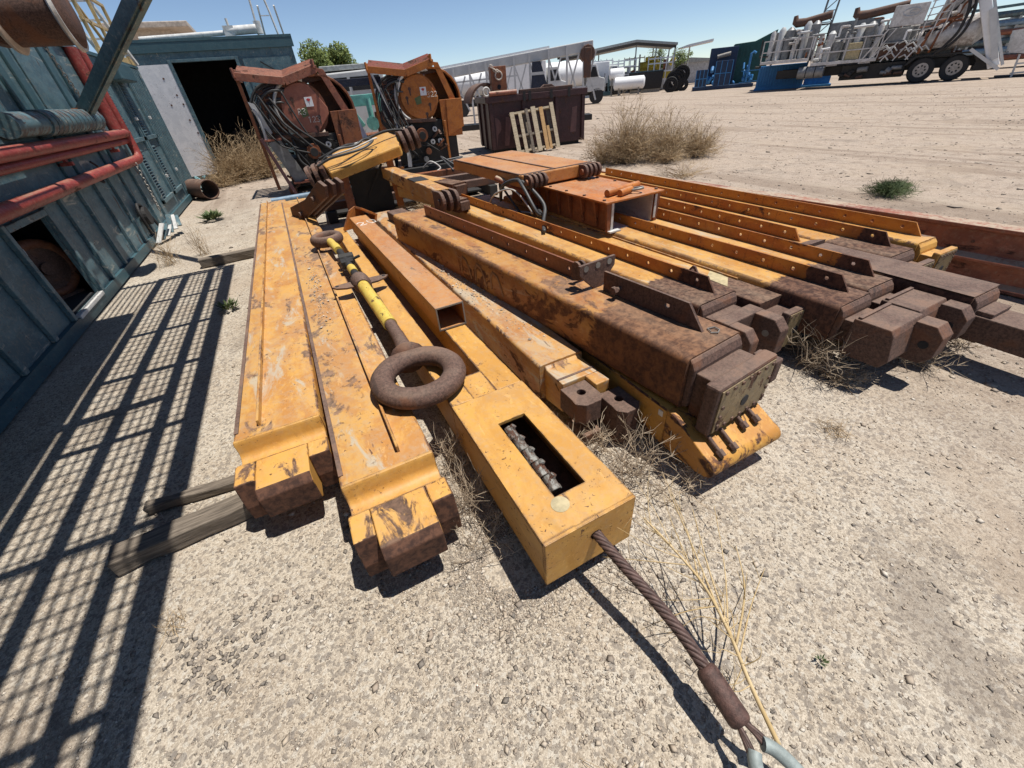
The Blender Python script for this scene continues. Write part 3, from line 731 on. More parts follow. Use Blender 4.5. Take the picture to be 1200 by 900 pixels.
def pb(label, x, y, yaw, L, w, z0, z1, barx, bary, mat='end_yellow', h=.085, bm='bar', pitch=.2):
    ro = beam_root('perforated_beam', label, x, y, yaw, GRP)
    body(ro, w, z0, z1, L, mat, .026)
    if barx is not None: perf_bar(ro, barx, bary, L - .1, z1 + .001, h, .012, pitch, .0125, bm)
    mb = MB(); mb.box(-w / 2 + .02, w / 2 - .02, L * .5, L * .5 + .12, 0, z0 - .001); mb.build('support_block', 'timber', ro)
    return ro
b_B = pb('yellow beam right of the big rusty beam, its near end a rusty two-pronged fork', 2.02, 1.46, 4.4, 4.2, .34, .12, .40, .03, .05)
end_flange(b_B, .34, .12, .40)
mb = MB(); mb.box(-.15, .17, -.19, -.10, .10, .345); mb.build('fork_block', 'rust', b_B, .008)
for x0, x1, e in ((-.15, -.075, .15), (.085, .165, .17)):
    mb = MB(); mb.prism([(-.188, .344), (-.188 - e + .05, .344), (-.188 - e, .29), (-.188 - e, .14), (-.19 - e + .04, .10), (-.188, .10)], 'x', x0, x1); mb.build('fork_prong', 'rust', b_B, .006)
    mb = MB()
    for xq in (x0, x1): mb.cyl((xq - .001, -.28, .25), (xq + .001, -.28, .25), .02, 14)
    mb.each('pin_hole', 'steel', b_B)
mb = MB(); mb.tube([(-.06, -.2, .2), (-.02, -.23, .18), (.05, -.21, .19)], .003, 5); mb.build('loose_wire', 'steel', b_B)

b_C = beam_root('plate_topped_beam', 'flat yellow beam with small triangular lug, tan patch and grimy end plate', 2.33, 1.32, 2.6, GRP)
body(b_C, .235, .10, .36, 4.0, 'end_yellow', .01)
mb = MB(); mb.prism([(.47, .361), (.58, .361), (.565, .40), (.545, .425), (.525, .425), (.505, .40)], 'x', -.078, -.064); mb.build('triangular_lug', 'rust', b_C, .003)
mb = MB(); mb.cyl((-.0795, .535, .395), (-.0625, .535, .395), .012, 12); mb.build('lug_light_spot', 'chalk', b_C)  # pale disc painted for the spot of light in the lug's hole
mb = MB(); mb.prism([(-.06, .27), (.06, .36), (.085, .52), (-.05, .44)], 'z', .3605, .362); mb.build('tan_patch', 'tan_patch', b_C)
mb = MB(); mb.box(.07, .082, .3, 3.9, .3605, .372); mb.build('top_rib', 'yellow_worn', b_C)
mb = MB(); mb.box(-.09, .09, -.10, .002, .12, .30); mb.build('neck', 'rust', b_C, .004)
mb = MB(); mb.box(-.06, .15, -.145, -.10, .09, .33); mb.build('end_plate', 'rust', b_C, .008)
mb = MB(); mb.box(-.05, .14, -.151, -.146, .10, .32); mb.build('end_plate_face', 'grime', b_C)
mb = MB(); mb.cyl((.045, -.1505, .2), (.045, -.1545, .2), .024, 16); mb.build('pilot_hole', 'void', b_C)
mb = MB()
for k in range(5): mb.cyl((-.038 + k * .042, -.1505, .306), (-.038 + k * .042, -.155, .306), .007, 7)
for k in range(4): mb.cyl((.128, -.1505, .13 + k * .042), (.128, -.155, .13 + k * .042), .007, 7)
mb.build('flange_bolt', 'rust', b_C)

b_D = pb('yellow beam whose rusty near end is a wide hook block with a notch, nearest the weeds', 2.577, 1.02, 2.3, 3.9, .31, .17, .40, .055, .07)
end_flange(b_D, .31, .17, .40); fork(b_D, .31, .15, .365, -.085, .19, .13, (0, 1))
b_E = pb('yellow beam with a rusty notched hook, between the wide hook block and the longest beam', 2.885, 1.06, .9, 3.8, .275, .17, .40, .065, .07)
end_flange(b_E, .275, .17, .40); fork(b_E, .275, .16, .368, -.085, .20, .13, (0, 1))
b_F = pb('longest perforated beam, bare rusty end reaching farthest out with a narrow tongue', 3.185, .70, 0, 4.6, .275, .13, .40, .03, 1.07)
mb = MB(); mb.box(-.1375, .1375, .002, .95, .4005, .402); mb.build('bare_top', 'rust', b_F)
end_flange(b_F, .275, .13, .40)
mb = MB(); mb.box(-.11, .10, -.40, -.03, .16, .30); mb.build('tongue', 'rust', b_F, .006)
mb = MB(); mb.prism([(-.10, -.399), (.09, -.399)] + arc(-.005, -.47, .095, 0, -180, 10)[0:11], 'z', .2, .225); mb.build('tongue_lug', 'rust', b_F)
mb = MB(); mb.prism([(.95, .402), (.95, .43), (1.05, .40), (1.05, .402)], 'x', -.12, .12); mb.build('step_plate', 'rust', b_F)
b_G = pb('yellow beam with rusty neck and grimy holed end plate, second from the red rail', 3.495, 1.25, 0, 4.0, .285, .12, .40, .055, .10)
end_flange(b_G, .285, .12, .40)
b_H = pb('all-yellow beam end with pale holed end plate, next to the red rail', 3.862, 1.28, 0, 4.0, .25, .12, .40, .04, .06, 'yellow', bm='bar_plain')
mb = MB(); mb.prism([(.002, .394), (-.02, .37), (-.03, .34), (-.03, .14), (.002, .124)], 'x', -.11, .11); mb.build('end_bevel', 'yellow', b_H, .006)
mb = MB(); mb.box(-.09, .09, -.10, -.028, .14, .325); mb.build('neck', 'yellow', b_H, .004)
for o, mt, w_ in ((b_G, 'rust', .25), (b_H, 'yellow_worn', .23)):
    mb = MB(); mb.box(-w_ / 2, w_ / 2, -.14, -.10, .10, .36); mb.build('end_plate', mt, o, .006)
    mb = MB(); mb.box(-w_ / 2 + .01, w_ / 2 - .01, -.146, -.141, .11, .35); mb.build('end_plate_face', 'grime', o)
    mb = MB(); mb.cyl((0, -.1455, .23), (0, -.1495, .23), .026, 16); mb.build('pilot_hole', 'void', o)
    mb = MB()
    for k in range(6): mb.cyl((-w_ / 2 + .025 + k * (w_ - .05) / 5, -.1455, .335), (-w_ / 2 + .025 + k * (w_ - .05) / 5, -.15, .335), .007, 7)
    for k in range(5):
        for xx in (-w_ / 2 + .022, w_ / 2 - .022): mb.cyl((xx, -.1455, .13 + k * .042), (xx, -.15, .13 + k * .042), .007, 7)
    mb.build('flange_bolt', 'rust', o)
ro = beam_root('rail_beam', 'long rust-red double rail bounding the right side of the pile', 4.44, .6, 5.7)
prof = [(-.06, .0), (-.06, .03), (.0, .05), (.0, .17), (-.07, .185), (-.07, .205), (.0, .225), (.0, .375), (-.035, .395), (-.035, .42), (.11, .42), (.11, .395), (.06, .38), (.06, .05), (.13, .03), (.13, 0)]
mb = MB(); mb.prism(prof[::-1], 'y', -1.6, 5.2); mb.build('rail_body', 'rust_red', ro, .006, 'auto')
mb = MB()
for k in range(22): mb.cyl((-.0005, -1.5 + k * .3, .30), (-.004, -1.5 + k * .3, .30), .011, 8)
mb.build('rivet', 'rust', ro)

# --- box frame and slab on top of the pile
ro = thing('box_frame', 'rust-orange ribbed box frame, white inside, open end towards the camera', 'steel frame', (2.58, 2.9, .401), R(1.5))
mb = MB(); mb.box(-.25, -.232, 0, 1.8, .0, .235); mb.build('side_wall', 'rust_orange', ro, .003)
mb = MB(); mb.box(.232, .25, 0, 1.8, .0, .235); mb.build('side_wall', 'rust_orange', ro, .003)
mb = MB(); mb.box(-.2315, -.225, .004, 1.8, .006, .235); mb.box(.225, .2315, .004, 1.8, .006, .235); mb.box(-.2248, .2248, .7, .71, .006, .235); mb.each('white_liner', 'white_inner', ro)
mb = MB(); mb.box(-.2248, .2248, .0, 1.8, -.0, .0055); mb.build('floor_plate', 'white_inner', ro)
mb = MB()
for sx in (-1, 1): mb.prism([(sx * .25, 0), (sx * .285, 0), (sx * .30, .235), (sx * .25, .235)][::sx], 'y', -.012, .012)
mb.each('end_post', 'rust_orange', ro, .003)
mb = MB()
for k in range(8): mb.prism([(-.25, .01), (-.262, .01), (-.30, .234), (-.25, .234)], 'y', .16 + k * .2, .185 + k * .2)
mb.each('side_rib', 'rust_orange', ro, .002)
mb = MB(); mb.box(-.325, .325, -.03, 1.85, .2365, .254); mb.build('top_plate', 'orange', ro, .004)
mb = MB(); mb.box(.236, .262, -.016, -.0125, .03, .23); mb.box(-.25, -.225, -.016, -.0125, .0, .235); mb.box(-.28, -.16, -.05, .02, -.0, .012); mb.each('white_edge', 'white_inner', ro)
mb = MB(); mb.cyl((-.2, .12, .285), (.22, .2, .285), .03, 14); mb.build('cross_pin', 'orange', ro, smooth='auto')
mb = MB(); mb.cyl((-.12, .05, .284), (.05, .10, .284), .028, 14); mb.build('loose_pin', 'orange', ro, smooth='auto')
mb = MB()
for k in range(6): mb.cyl((-.29, .04 + k * .28, .254), (-.29, .04 + k * .28, .264), .015, 6); mb.cyl((.29, .04 + k * .28, .254), (.29, .04 + k * .28, .264), .015, 6)
mb.each('plate_bolt', 'rust', ro)
sh = thing('shackle', 'bare steel shackle lying on the lid of the ribbed box frame', 'shackle', (2.66, 2.98, .665), R(30))
mb = MB(); mb.tube([(-.04, .07, .01), (-.045, .0, .02), (-.03, -.05, .03), (0, -.065, .03), (.03, -.05, .03), (.045, 0, .02), (.04, .07, .01)], .011, 10); mb.build('bow', 'steel', sh, smooth=True)
mb = MB(); mb.cyl((-.065, .065, .01), (.065, .065, .01), .011, 10); mb.cyl((.06, .065, .01), (.08, .065, .01), .018, 6); mb.build('pin', 'steel', sh)
def knuckles(mb, x, n, pitch, t, y, z, r, back=.12):
    for k in range(n):
        xx = x + k * pitch
        mb.prism(arc(y, z, r, 150, 390, 12) + [(y + back, z + r * .8), (y + back, z - r * .8)][::1], 'x', xx - t / 2, xx + t / 2) if False else mb.prism([(y + back, z - r * .9)] + [(y - r * math.sin(R(a)), z - r * math.cos(R(a))) for a in range(0, 181, 15)] + [(y + back, z + r * .9)], 'x', xx - t / 2, xx + t / 2)
ro = thing('hinged_slab', 'flat orange steel slab with hinge knuckles, lying on the ribbed box frame', 'steel plate', (2.42, 3.85, .675), R(2.5))
mb = MB(); mb.box(-.44, .44, 0, 1.75, .0, .115); mb.build('slab_body', 'tube_orange', ro, .012)
mb = MB(); mb.box(-.05, -.03, .02, 1.72, .1155, .124); mb.build('centre_seam', 'rust', ro)
mb = MB(); mb.box(-.43, .43, .02, .05, .1155, .121); mb.box(-.44, -.42, .06, 1.7, .1155, .121); mb.build('edge_bead', 'rust', ro)
for x in (-.42, .24):
    mb = MB(); knuckles(mb, x + .02, 4, .055, .03, -.07, .06, .062); mb.build('hinge_knuckle', 'rust', ro, .004)
    mb = MB(); mb.cyl((x - .02, -.07, .06), (x + .23, -.07, .06), .026, 14); mb.build('hinge_pin', 'rust_orange', ro)
mb = MB(); mb.box(-.4, .4, 1.2, 1.3, -.02, -.001); mb.build('spacer', 'timber', ro)
for pth, lab, mt, rr in (([(2.05, 4.2, .60), (2.0, 4.0, .75), (1.95, 3.75, .70), (1.98, 3.55, .50), (2.1, 3.7, .46), (2.12, 4.0, .52)], 'black hose looping down beside the orange slab', 'hose', .016),
                     ([(1.95, 4.3, .5), (1.9, 4.1, .68), (1.98, 3.85, .74), (2.08, 3.6, .56), (1.96, 3.4, .45), (1.85, 3.2, .43)], 'grey hose end trailing onto the beam below the slab', 'hose', .018),
                     ([(1.9, 4.5, .45), (1.86, 4.2, .6), (1.92, 3.9, .66), (2.0, 3.7, .48), (2.05, 3.9, .43), (1.9, 4.3, .42)], 'pale frayed hose coil in front of the orange slab', 'hose_pale', .008),
                     ([(2.1, 4.6, .48), (1.98, 4.35, .66), (1.9, 4.0, .6), (1.95, 3.8, .44), (2.02, 3.75, .43)], 'dark thin hose hanging at the left corner of the slab', 'black', .012)):
    P0 = Vector(pth[0]); tag(MB().tube(spline([Vector(p) - P0 for p in pth], 10), rr, 9).build('hose', mt, None, smooth=True, loc=P0), lab, 'hose')
tag(MB().cyl((0, 0, 0), (.16, -.42, -.12), .03, 14).build('hydraulic_cylinder', 'rust_red', None, smooth='auto', loc=(1.92, 4.3, .72)), 'small rusty red cylinder among the hoses by the slab', 'cylinder')
# stubs left of the slab
for k, (x, y, yaw, L_, w_, z0, z1, lab) in enumerate(((1.6, 4.55, 12, 1.5, .16, .40, .53, 'short yellow beam end lying left of the hose tangle'), (1.78, 5.1, 14, 1.4, .2, .45, .60, 'short dark-ended yellow beam behind the hose tangle'))):
    o = thing('short_beam', lab, 'steel beam', (x, y, 0), R(yaw)); body(o, w_, z0, z1, L_, 'end_yellow', .012)
    mb = MB(); mb.box(-w_ / 2 + .02, w_ / 2 - .02, -.05, .002, z0 + .02, z1 - .02); mb.build('end_stub', 'rust', o, .004)

# --- arm with roller end
ro = thing('roller_arm', 'short yellow box arm with a dark rusty roller fork at its near end', 'steel beam', (1.315, 4.16, .56), R(1.5))
body(ro, .17, .0, .15, 2.3, 'yellow_worn', .012, .12)
mb = MB(); knuckles(mb, -.075, 3, .075, .035, 0.0, .06, .095, .2); mb.build('roller_fork', 'rust', ro, .006)
mb = MB(); mb.cyl((-.11, 0, .06), (.11, 0, .06), .03, 14); mb.build('roller_pin', 'rust', ro)
mb = MB(); mb.box(-.086, .086, .8, 1.1, .1505, .153); mb.build('bare_band', 'black_iron', ro)
mb = MB(); mb.box(-.07, .07, 1.0, 1.1, -.01, -.001); mb.each('pad', 'timber', ro)

# --- yellow gantry head behind
ro = thing('gantry_head', 'yellow tilted crosshead with rusty roller knuckles at both ends, on two legs', 'steel frame', (1.0, 6.75, 0), R(-6))
mb = MB(); mb.T = Matrix.Translation((0, 0, .80)) @ Matrix.Rotation(R(-12), 4, 'Y') @ Matrix.Rotation(R(11), 4, 'X')
mb.prism([(-.50, -.34), (.50, -.34), (.58, .0), (.48, .42), (-.48, .42), (-.56, .1)], 'z', -.01, .12); mb.build('crosshead', 'yellow', ro, .02)
for sx in (-1, 1):
    mb = MB(); mb.T = Matrix.Translation((0, 0, .80)) @ Matrix.Rotation(R(-12), 4, 'Y')
    knuckles(mb, sx * .68 - .09, 3, .095, .05, -.14, .05, .135, .3); mb.build('roller_knuckle', 'rust', ro, .006)
    mb = MB(); mb.T = Matrix.Translation((0, 0, .80)) @ Matrix.Rotation(R(-12), 4, 'Y'); mb.box(sx * .66 - .12, sx * .66 + .12, .1, .25, -.05, .14); mb.each('knuckle_mount', 'rust', ro, .006)
mb = MB(); mb.bar((-.36, -.1, .0), (-.34, .0, .72), .12, .03, (0, 1, 0)); mb.build('leg', 'rust_orange', ro, .004)
mb = MB(); mb.bar((.36, -.1, .0), (.33, .0, .86), .10, .03, (0, 1, 0)); mb.build('leg', 'orange', ro, .004)
mb = MB(); mb.bar((-.25, .15, .05), (.22, .1, .72), .05, .03); mb.build('brace', 'black_iron', ro)
mb = MB(); mb.box(-.28, .28, .12, .16, .0, .66); mb.build('back_plate', 'black_iron', ro)
mb = MB(); mb.box(-.45, .45, -.14, .3, -.0, .06); mb.build('foot_plate', 'rust', ro)
P0 = Vector((.85, 6.6, .95))
for k, (pth, rr, mt, lab) in enumerate((([(-.4, 0, -.06), (-.2, -.05, .04), (.05, .05, .05), (.2, .1, .1), (.3, .0, .09), (.15, -.14, .03), (-.1, -.18, -.01), (-.33, -.1, -.05), (-.5, -.05, -.12)], .016, 'hose', 'grey hose coiled on the yellow crosshead'),
                              ([(-.45, .05, -.05), (-.1, .0, .06), (.1, .1, .07), (.5, .15, .16), (.75, .1, .16)], .018, 'black', 'black hose lying across the yellow crosshead'),
                              ([(-.35, -.03, -.03), (0, -.1, .03), (.3, -.02, .1), (.36, .04, .1), (.25, .1, .09), (-.1, .05, .05)], .01, 'hose_pale', 'pale thin hose loop on the yellow crosshead'))):
    tag(MB().tube(spline([Vector(p) for p in pth], 10), rr, 9).build('hose', mt, None, smooth=True, loc=P0), lab, 'hose')
# hinge shackle pieces in front of the head
ro = thing('hinge_link', 'dark rusty link plates standing before the yellow crosshead, on the pile', 'steel link', (.30, 5.55, .40), R(22))
for k, x in enumerate((-.1, .0, .10)):
    mb = MB(); mb.T = Matrix.Translation((x, .4, .0)) @ Matrix.Rotation(R(-24), 4, 'X')
    mb.prism([(-.65, -.02), (.45, .02), (.55, .12), (.45, .24), (-.1, .15), (-.65, .16), (-.74, .07)], 'x', -.022, .022); mb.T = Matrix(); mb.build('link_plate', 'rust', ro, .006)
mb = MB(); mb.cyl((-.16, .1, .2), (.16, .1, .2), .035, 14); mb.build('link_pin', 'rust', ro); mb = MB(); mb.cyl((-.16, .6, -.02), (.16, .6, -.02), .035, 14); mb.build('link_pin', 'rust', ro)
ro = thing('bent_plate', 'bent orange plate standing at the far end of the bright orange tube', 'steel plate', (.46, 5.02, .34), R(18))
mb = MB(); mb.prism([(-.14, 0), (.16, 0), (.16, .10), (.06, .22), (-.02, .19), (-.14, .02)], 'y', 0, .025); mb.prism([(.14, 0), (.16, 0), (.22, .12), (.06, .22), (.05, .2), (.19, .11)], 'y', -.16, .0); mb.build('plate', 'orange', ro, .003)
tag(MB().box(-.1, .1, -.12, .5, 0, .10).build('rust_block', 'rust', None, .01, loc=(1.02, 4.75, .31), rotz=.1), 'rusty block lying on the far end of the dusty clevis beam', 'steel block')
# ------------------------------------------------------------------ teal skid house on the left
sk = thing('skid_house', 'long teal steel skid house with red pipes along its ribbed wall, left of the beams', 'container', (-2.15, 5, 0))
Y0 = -5.0       # local y = world y - 5
def sbox(mb, x0, x1, y0, y1, z0, z1): return mb.box(x0, x1, y0 + Y0, y1 + Y0, z0, z1)
mb = MB()
sbox(mb, -.03, 0, -1.5, 4.70, .12, 2.35); sbox(mb, -.03, 0, 5.42, 13.0, .12, 2.35); sbox(mb, -.03, 0, 4.7, 5.42, .86, 2.35)
mb.build('wall', 'teal', sk)
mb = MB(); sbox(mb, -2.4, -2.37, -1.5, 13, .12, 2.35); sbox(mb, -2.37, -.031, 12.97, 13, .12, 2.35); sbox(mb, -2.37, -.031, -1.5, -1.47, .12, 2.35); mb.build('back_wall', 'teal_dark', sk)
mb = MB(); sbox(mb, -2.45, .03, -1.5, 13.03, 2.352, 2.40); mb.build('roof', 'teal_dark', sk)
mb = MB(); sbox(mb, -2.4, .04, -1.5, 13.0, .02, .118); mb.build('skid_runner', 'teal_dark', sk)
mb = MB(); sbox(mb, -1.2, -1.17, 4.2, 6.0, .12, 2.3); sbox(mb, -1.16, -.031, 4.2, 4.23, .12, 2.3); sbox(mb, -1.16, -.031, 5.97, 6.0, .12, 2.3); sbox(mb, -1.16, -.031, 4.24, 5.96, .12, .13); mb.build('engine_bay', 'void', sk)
mb = MB()
y = -1.3
while y < 9.3:
    if not 4.55 < y < 5.5: sbox(mb, .001, .035, y, y + .06, .12, 1.0)
    y += .55
for yy in (4.63, 5.43): sbox(mb, .001, .04, yy, yy + .055, .12, .93)
sbox(mb, .001, .04, 4.69, 5.43, .866, .92)
mb.each('wall_rib', 'teal', sk, .005)
mb = MB(); sbox(mb, .001, .05, 4.72, 5.40, .10, .135); mb.build('door_sill', 'white_inner', sk, .004)
# pale and dark upper panels
mb = MB()
for a, b_, mt in ((-1, .6, 0), (.9, 2.2, 0), (2.5, 4.4, 0), (4.7, 6.3, 0), (7.05, 7.75, 0)): sbox(mb, .001, .018, a, b_, 1.42, 2.30)
mb.each('upper_panel', 'teal', sk, .006)
mb = MB()
for a in (.68, 2.28, 4.48, 6.4, 6.75, 7.8, 8.15): sbox(mb, .001, .03, a, a + .16, 1.05, 2.33)
mb.each('upper_post', 'teal_dark', sk, .006)
mb = MB()
for k in range(13): mb.cyl((.10, 6.3 + k * .135 + Y0, 1.55), (.10, 6.3 + k * .135 + .11 + Y0, 1.55), .115, 18)
mb.cyl((.10, 5.6 + Y0, 1.55), (.10, 8.05 + Y0, 1.55), .10, 18); mb.build('corrugated_duct', 'teal', sk, smooth='auto')
def wallpipe(name, pts, r, sm='red_pipe'):
    return MB().tube([(p[0], p[1] + Y0, p[2]) for p in pts], r, 16).build(name, sm, sk, smooth='auto')
wallpipe('red_pipe', [(.11, -1.5, 1.36), (.11, 9.15, 1.36)], .055); wallpipe('red_pipe', [(.07, -1.5, 1.265), (.07, 9.1, 1.265)], .04)
wallpipe('red_pipe', [(.11, -1.5, 1.02), (.11, 8.9, 1.02), (.11, 9.0, 1.025), (.11, 9.07, 1.06), (.11, 9.1, 1.13), (.11, 9.1, 1.35)], .06)
wallpipe('red_pipe', [(.11, 9.1, 1.30), (.11, 9.1, 2.35)], .055); wallpipe('red_pipe', [(.07, 8.86, 1.42), (.07, 8.86, 2.35)], .075)
mb = MB(); 
for yy in (3.0, 4.6, 6.4, 8.2):
    sbox(mb, .001, .13, yy, yy + .05, 1.17, 1.205); sbox(mb, .06, .09, yy, yy + .05, 1.205, 1.24)
mb.each('pipe_bracket', 'red_pipe', sk, .004)
mb = MB(); mb.tube(spline([Vector((.05, 7.0 + Y0, 1.0)), Vector((.1, 7.05 + Y0, .93)), Vector((.08, 7.12 + Y0, .98)), Vector((.1, 7.2 + Y0, 1.06)), Vector((.06, 7.15 + Y0, 1.15))], 6), .012, 8); mb.build('hook', 'black_iron', sk)
def chain(mb, p0, p1, nlk, r=.006, l=.032):
    p0, p1 = Vector(p0), Vector(p1)
    for k in range(nlk):
        t = (k + .5) / nlk; c = p0.lerp(p1, t) - Vector((0, 0, math.sin(math.pi * t) * .05)); d = (p1 - p0).normalized(); a, b_ = mb.frame(d); s_2 = a if k % 2 else b_
        mb.tube([c + d * math.cos(q) * l + s_2 * math.sin(q) * l * .55 for q in [2 * math.pi * i / 8 for i in range(8)]], r, 5, True)
mb = MB(); chain(mb, (.05, 8.0 + Y0, 2.3), (.06, 8.42 + Y0, 1.32), 26); chain(mb, (.16, 8.5 + Y0, 1.0), (.16, 8.4 + Y0, .35), 16); mb.build('chain', 'steel', sk)
mb = MB()   # far louvre doors
for a in (9.45, 10.55): 
    sbox(mb, .001, .04, a, a + .06, .3, 2.2); sbox(mb, .001, .04, a + .94, a + 1.0, .3, 2.2); sbox(mb, .001, .04, a, a + 1, .3, .36); sbox(mb, .001, .04, a, a + 1, 2.14, 2.2); sbox(mb, .001, .04, a, a + 1, 1.2, 1.26)
mb.each('door_frame', 'teal', sk, .004)
mb = MB()
for a in (9.53, 10.63):
    for k in range(40):
        z = .42 + k * .043
        if 1.14 < z < 1.28: continue
        mb.add([(.003, a + Y0, z), (.003, a + .30 + Y0, z), (.035, a + .30 + Y0, z - .03), (.035, a + Y0, z - .03), (.003, a + Y0, z + .006), (.003, a + .30 + Y0, z + .006), (.037, a + .30 + Y0, z - .025), (.037, a + Y0, z - .025)], [(0, 1, 2, 3), (7, 6, 5, 4), (0, 3, 7, 4), (1, 5, 6, 2), (3, 2, 6, 7), (0, 4, 5, 1)])
mb.build('louvre', 'teal_dark', sk)
mb = MB()
for k in range(9): sbox(mb, .001, .03, 11.68 + k * .15, 11.68 + k * .15 + .08, .2, 2.33)
mb.each('corrugation', 'teal', sk, .006)
for a in (9.5, 10.6):
    for z in (.6, 1.5): 
        mb = MB(); sbox(mb, .04, .075, a + .96, a + 1.02, z, z + .05); mb.build('hinge', 'white_inner', sk, .004)
mb = MB(); sbox(mb, .005, .22, 10.2, 11.2, 2.05, 2.3); mb.build('lamp_hood', 'teal_dark', sk, .02)
mb = MB()
for a in (11.0, 12.0, 13.0): mb.bar((-.05, a + Y0, 2.40), (-.05, a + Y0, 3.35), .05, .05, (1, 0, 0))
mb.bar((-.05, 10.9 + Y0, 3.33), (-.05, 13.05 + Y0, 3.33), .045, .045); mb.bar((-.05, 10.9 + Y0, 2.9), (-.05, 13.05 + Y0, 2.9), .04, .04); mb.bar((-.05, 12.0 + Y0, 2.42), (-.05, 10.9 + Y0, 3.2), .04, .04)
mb.build('roof_railing', 'rail_yellow', sk)
mb = MB(); sbox(mb, -.02, .02, 10.6, 13.0, 2.402, 2.50); mb.build('toe_board', 'rail_yellow', sk)
mb = MB()
for k in range(2): mb.bar((-.35 + k * .45, 14.0 + Y0 - 1.3, 2.4), (-.65 + k * .45, 13.3 + Y0 - 1.3, 3.9), .045, .045)
for k in range(6):
    t = k / 6 + .1; c = Vector((-.35, 12.7 + Y0, 2.4)).lerp(Vector((-.65, 12.0 + Y0, 3.9)), t); mb.bar(c, c + Vector((.45, 0, 0)), .03, .03)
mb.build('roof_ladder', 'white_inner', sk)
# walkway overhead with grating; its shadow falls on the dirt
wk = []
ZW = 2.62; dx = .27 * ZW; dyw = .12 * ZW
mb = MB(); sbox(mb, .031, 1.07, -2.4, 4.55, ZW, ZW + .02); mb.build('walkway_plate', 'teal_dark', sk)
mb = MB(); E1 = 1.86
for x, wd in ((E1 - .10, .10), (1.60, .055), (1.34, .055), (1.08, .06)): sbox(mb, x, x + wd, -2.4, 5.62, ZW - .09, ZW - .001)
yy = 5.58
while yy > -2.4: sbox(mb, 1.145, E1 - .002, yy, yy + .045, ZW - .088, ZW - .003); yy -= .82
sbox(mb, .04, E1 - .002, 5.5, 5.56, ZW - .088, ZW - .003)
sbox(mb, .04, 1.03, 4.55, 4.6, ZW - .088, ZW - .003)
mb.build('walkway_frame', 'teal', sk)
mb = MB(); x = 1.10
while x < E1 - .02: sbox(mb, x, x + .011, -2.4, 5.6, ZW, ZW + .016); x += .052
x = .06
while x < 1.06: sbox(mb, x, x + .013, 4.56, 5.6, ZW, ZW + .022); x += .052
yy = -2.35
while yy < 5.6: sbox(mb, 1.09, E1 - .01, yy, yy + .013, ZW + .004, ZW + .014); yy += .095
mb.build('walkway_grating', 'steel', sk)
mb = MB(); mb.bar((.04, 7.87 + Y0, 1.60), (1.72, 5.62 + Y0, ZW - .04), .02, .17, (0, 0, 1)); mb.bar((.04, 7.9 + Y0, 1.53), (1.72, 5.65 + Y0, ZW - .11), .10, .016, (0, 0, 1)); mb.build('diagonal_brace', 'teal', sk)
mb = MB()
for k in range(1, 24):
    p = Vector((.04, 7.87 + Y0, 1.60)).lerp(Vector((1.72, 5.62 + Y0, ZW - .04)), k / 24); mb.bar(p + Vector((.012, -.008, -.075)), p + Vector((.012, -.008, .075)), .012, .05, (.6, -.8, 0))
mb.build('brace_shade_bar', 'teal_dark', sk)  # added dark bars imitating the grating's shadow stripes on the brace
mb = MB(); sbox(mb, .001, .06, 7.75, 8.0, 1.45, 1.68); mb.build('brace_bracket', 'rust_orange', sk, .006)
mb = MB()
for a in (-1.5, .6, 2.7): mb.bar((.04, a + Y0, 1.75), (1.6, a + Y0, ZW - .09), .08, .05, (1, 0, 0))
mb.build('walkway_strut', 'teal', sk)
# underslung drum
dr = thing('cable_drum', 'rust-brown cable drum with pale worn flanges hanging under the walkway, top left corner', 'drum', (-1.58, 6.2, 2.34))
mb = MB(); mb.cyl((-.20, 0, 0), (.20, 0, 0), .235, 36); mb.build('drum_barrel', 'rust', dr, smooth='auto')
for sx in (-1, 1):
    mb = MB(); mb.tube([(sx * .20, 0, 0), (sx * .215, 0, 0), (sx * .24, 0, 0)], [.27, .29, .28], 40); mb.build('drum_flange', 'white_inner' if sx > 0 else 'cream', dr, smooth='auto')
    mb = MB(); mb.tube([(sx * .2405, 0, 0), (sx * .27, 0, 0)], [.26, .2], 30); mb.build('flange_rim', 'rust', dr, smooth='auto')
mb = MB(); mb.box(-.27, .27, -.22, -.17, .12, .27); mb.box(-.3, .30, -.06, .06, .25, .27); mb.build('hanger', 'rust_orange', dr, .005)
mb = MB(); mb.box(-.36, -.28, -.2, .15, -.22, .27); mb.cyl((-.42, -.1, -.12), (-.26, -.1, -.12), .09, 14); mb.build('gear_case', 'rust', dr, .01)
mb = MB(); mb.cyl((-.29, .02, .22), (-.29, .02, .278), .02, 8); mb.build('hanger_bolt', 'steel', dr)
# rusty wheel inside the opening
wt = thing('spare_flange', 'rust-brown round flange standing inside the dark opening of the teal skid house', 'flange', (-2.42, 5.45, .42), R(-35))
mb = MB(); mb.tube([(0, .23 * math.sin(t), .23 * math.cos(t)) for t in [2 * math.pi * i / 28 for i in range(28)]], .05, 10, True); mb.build('rim', 'rust_orange', wt, smooth=True)
mb = MB(); mb.cyl((-.03, 0, 0), (.03, 0, 0), .2, 24); mb.cyl((-.05, 0, 0), (.06, 0, 0), .06, 14); mb.box(-.06, .06, -.15, .15, -.285, -.262); mb.build('disc', 'rust', wt)
mb = MB(); mb.tube(spline([Vector((-.06, .0, .04)), Vector((-.02, -.06, .0)), Vector((.04, -.02, .03)), Vector((.08, -.1, -.02))], 4), .022, 7, False, .01); tag(mb.build('white_rag', 'white_inner', None, loc=(-2.36, 5.12, .66)), 'crumpled white rag hanging by the round flange in the dark opening', 'rag')
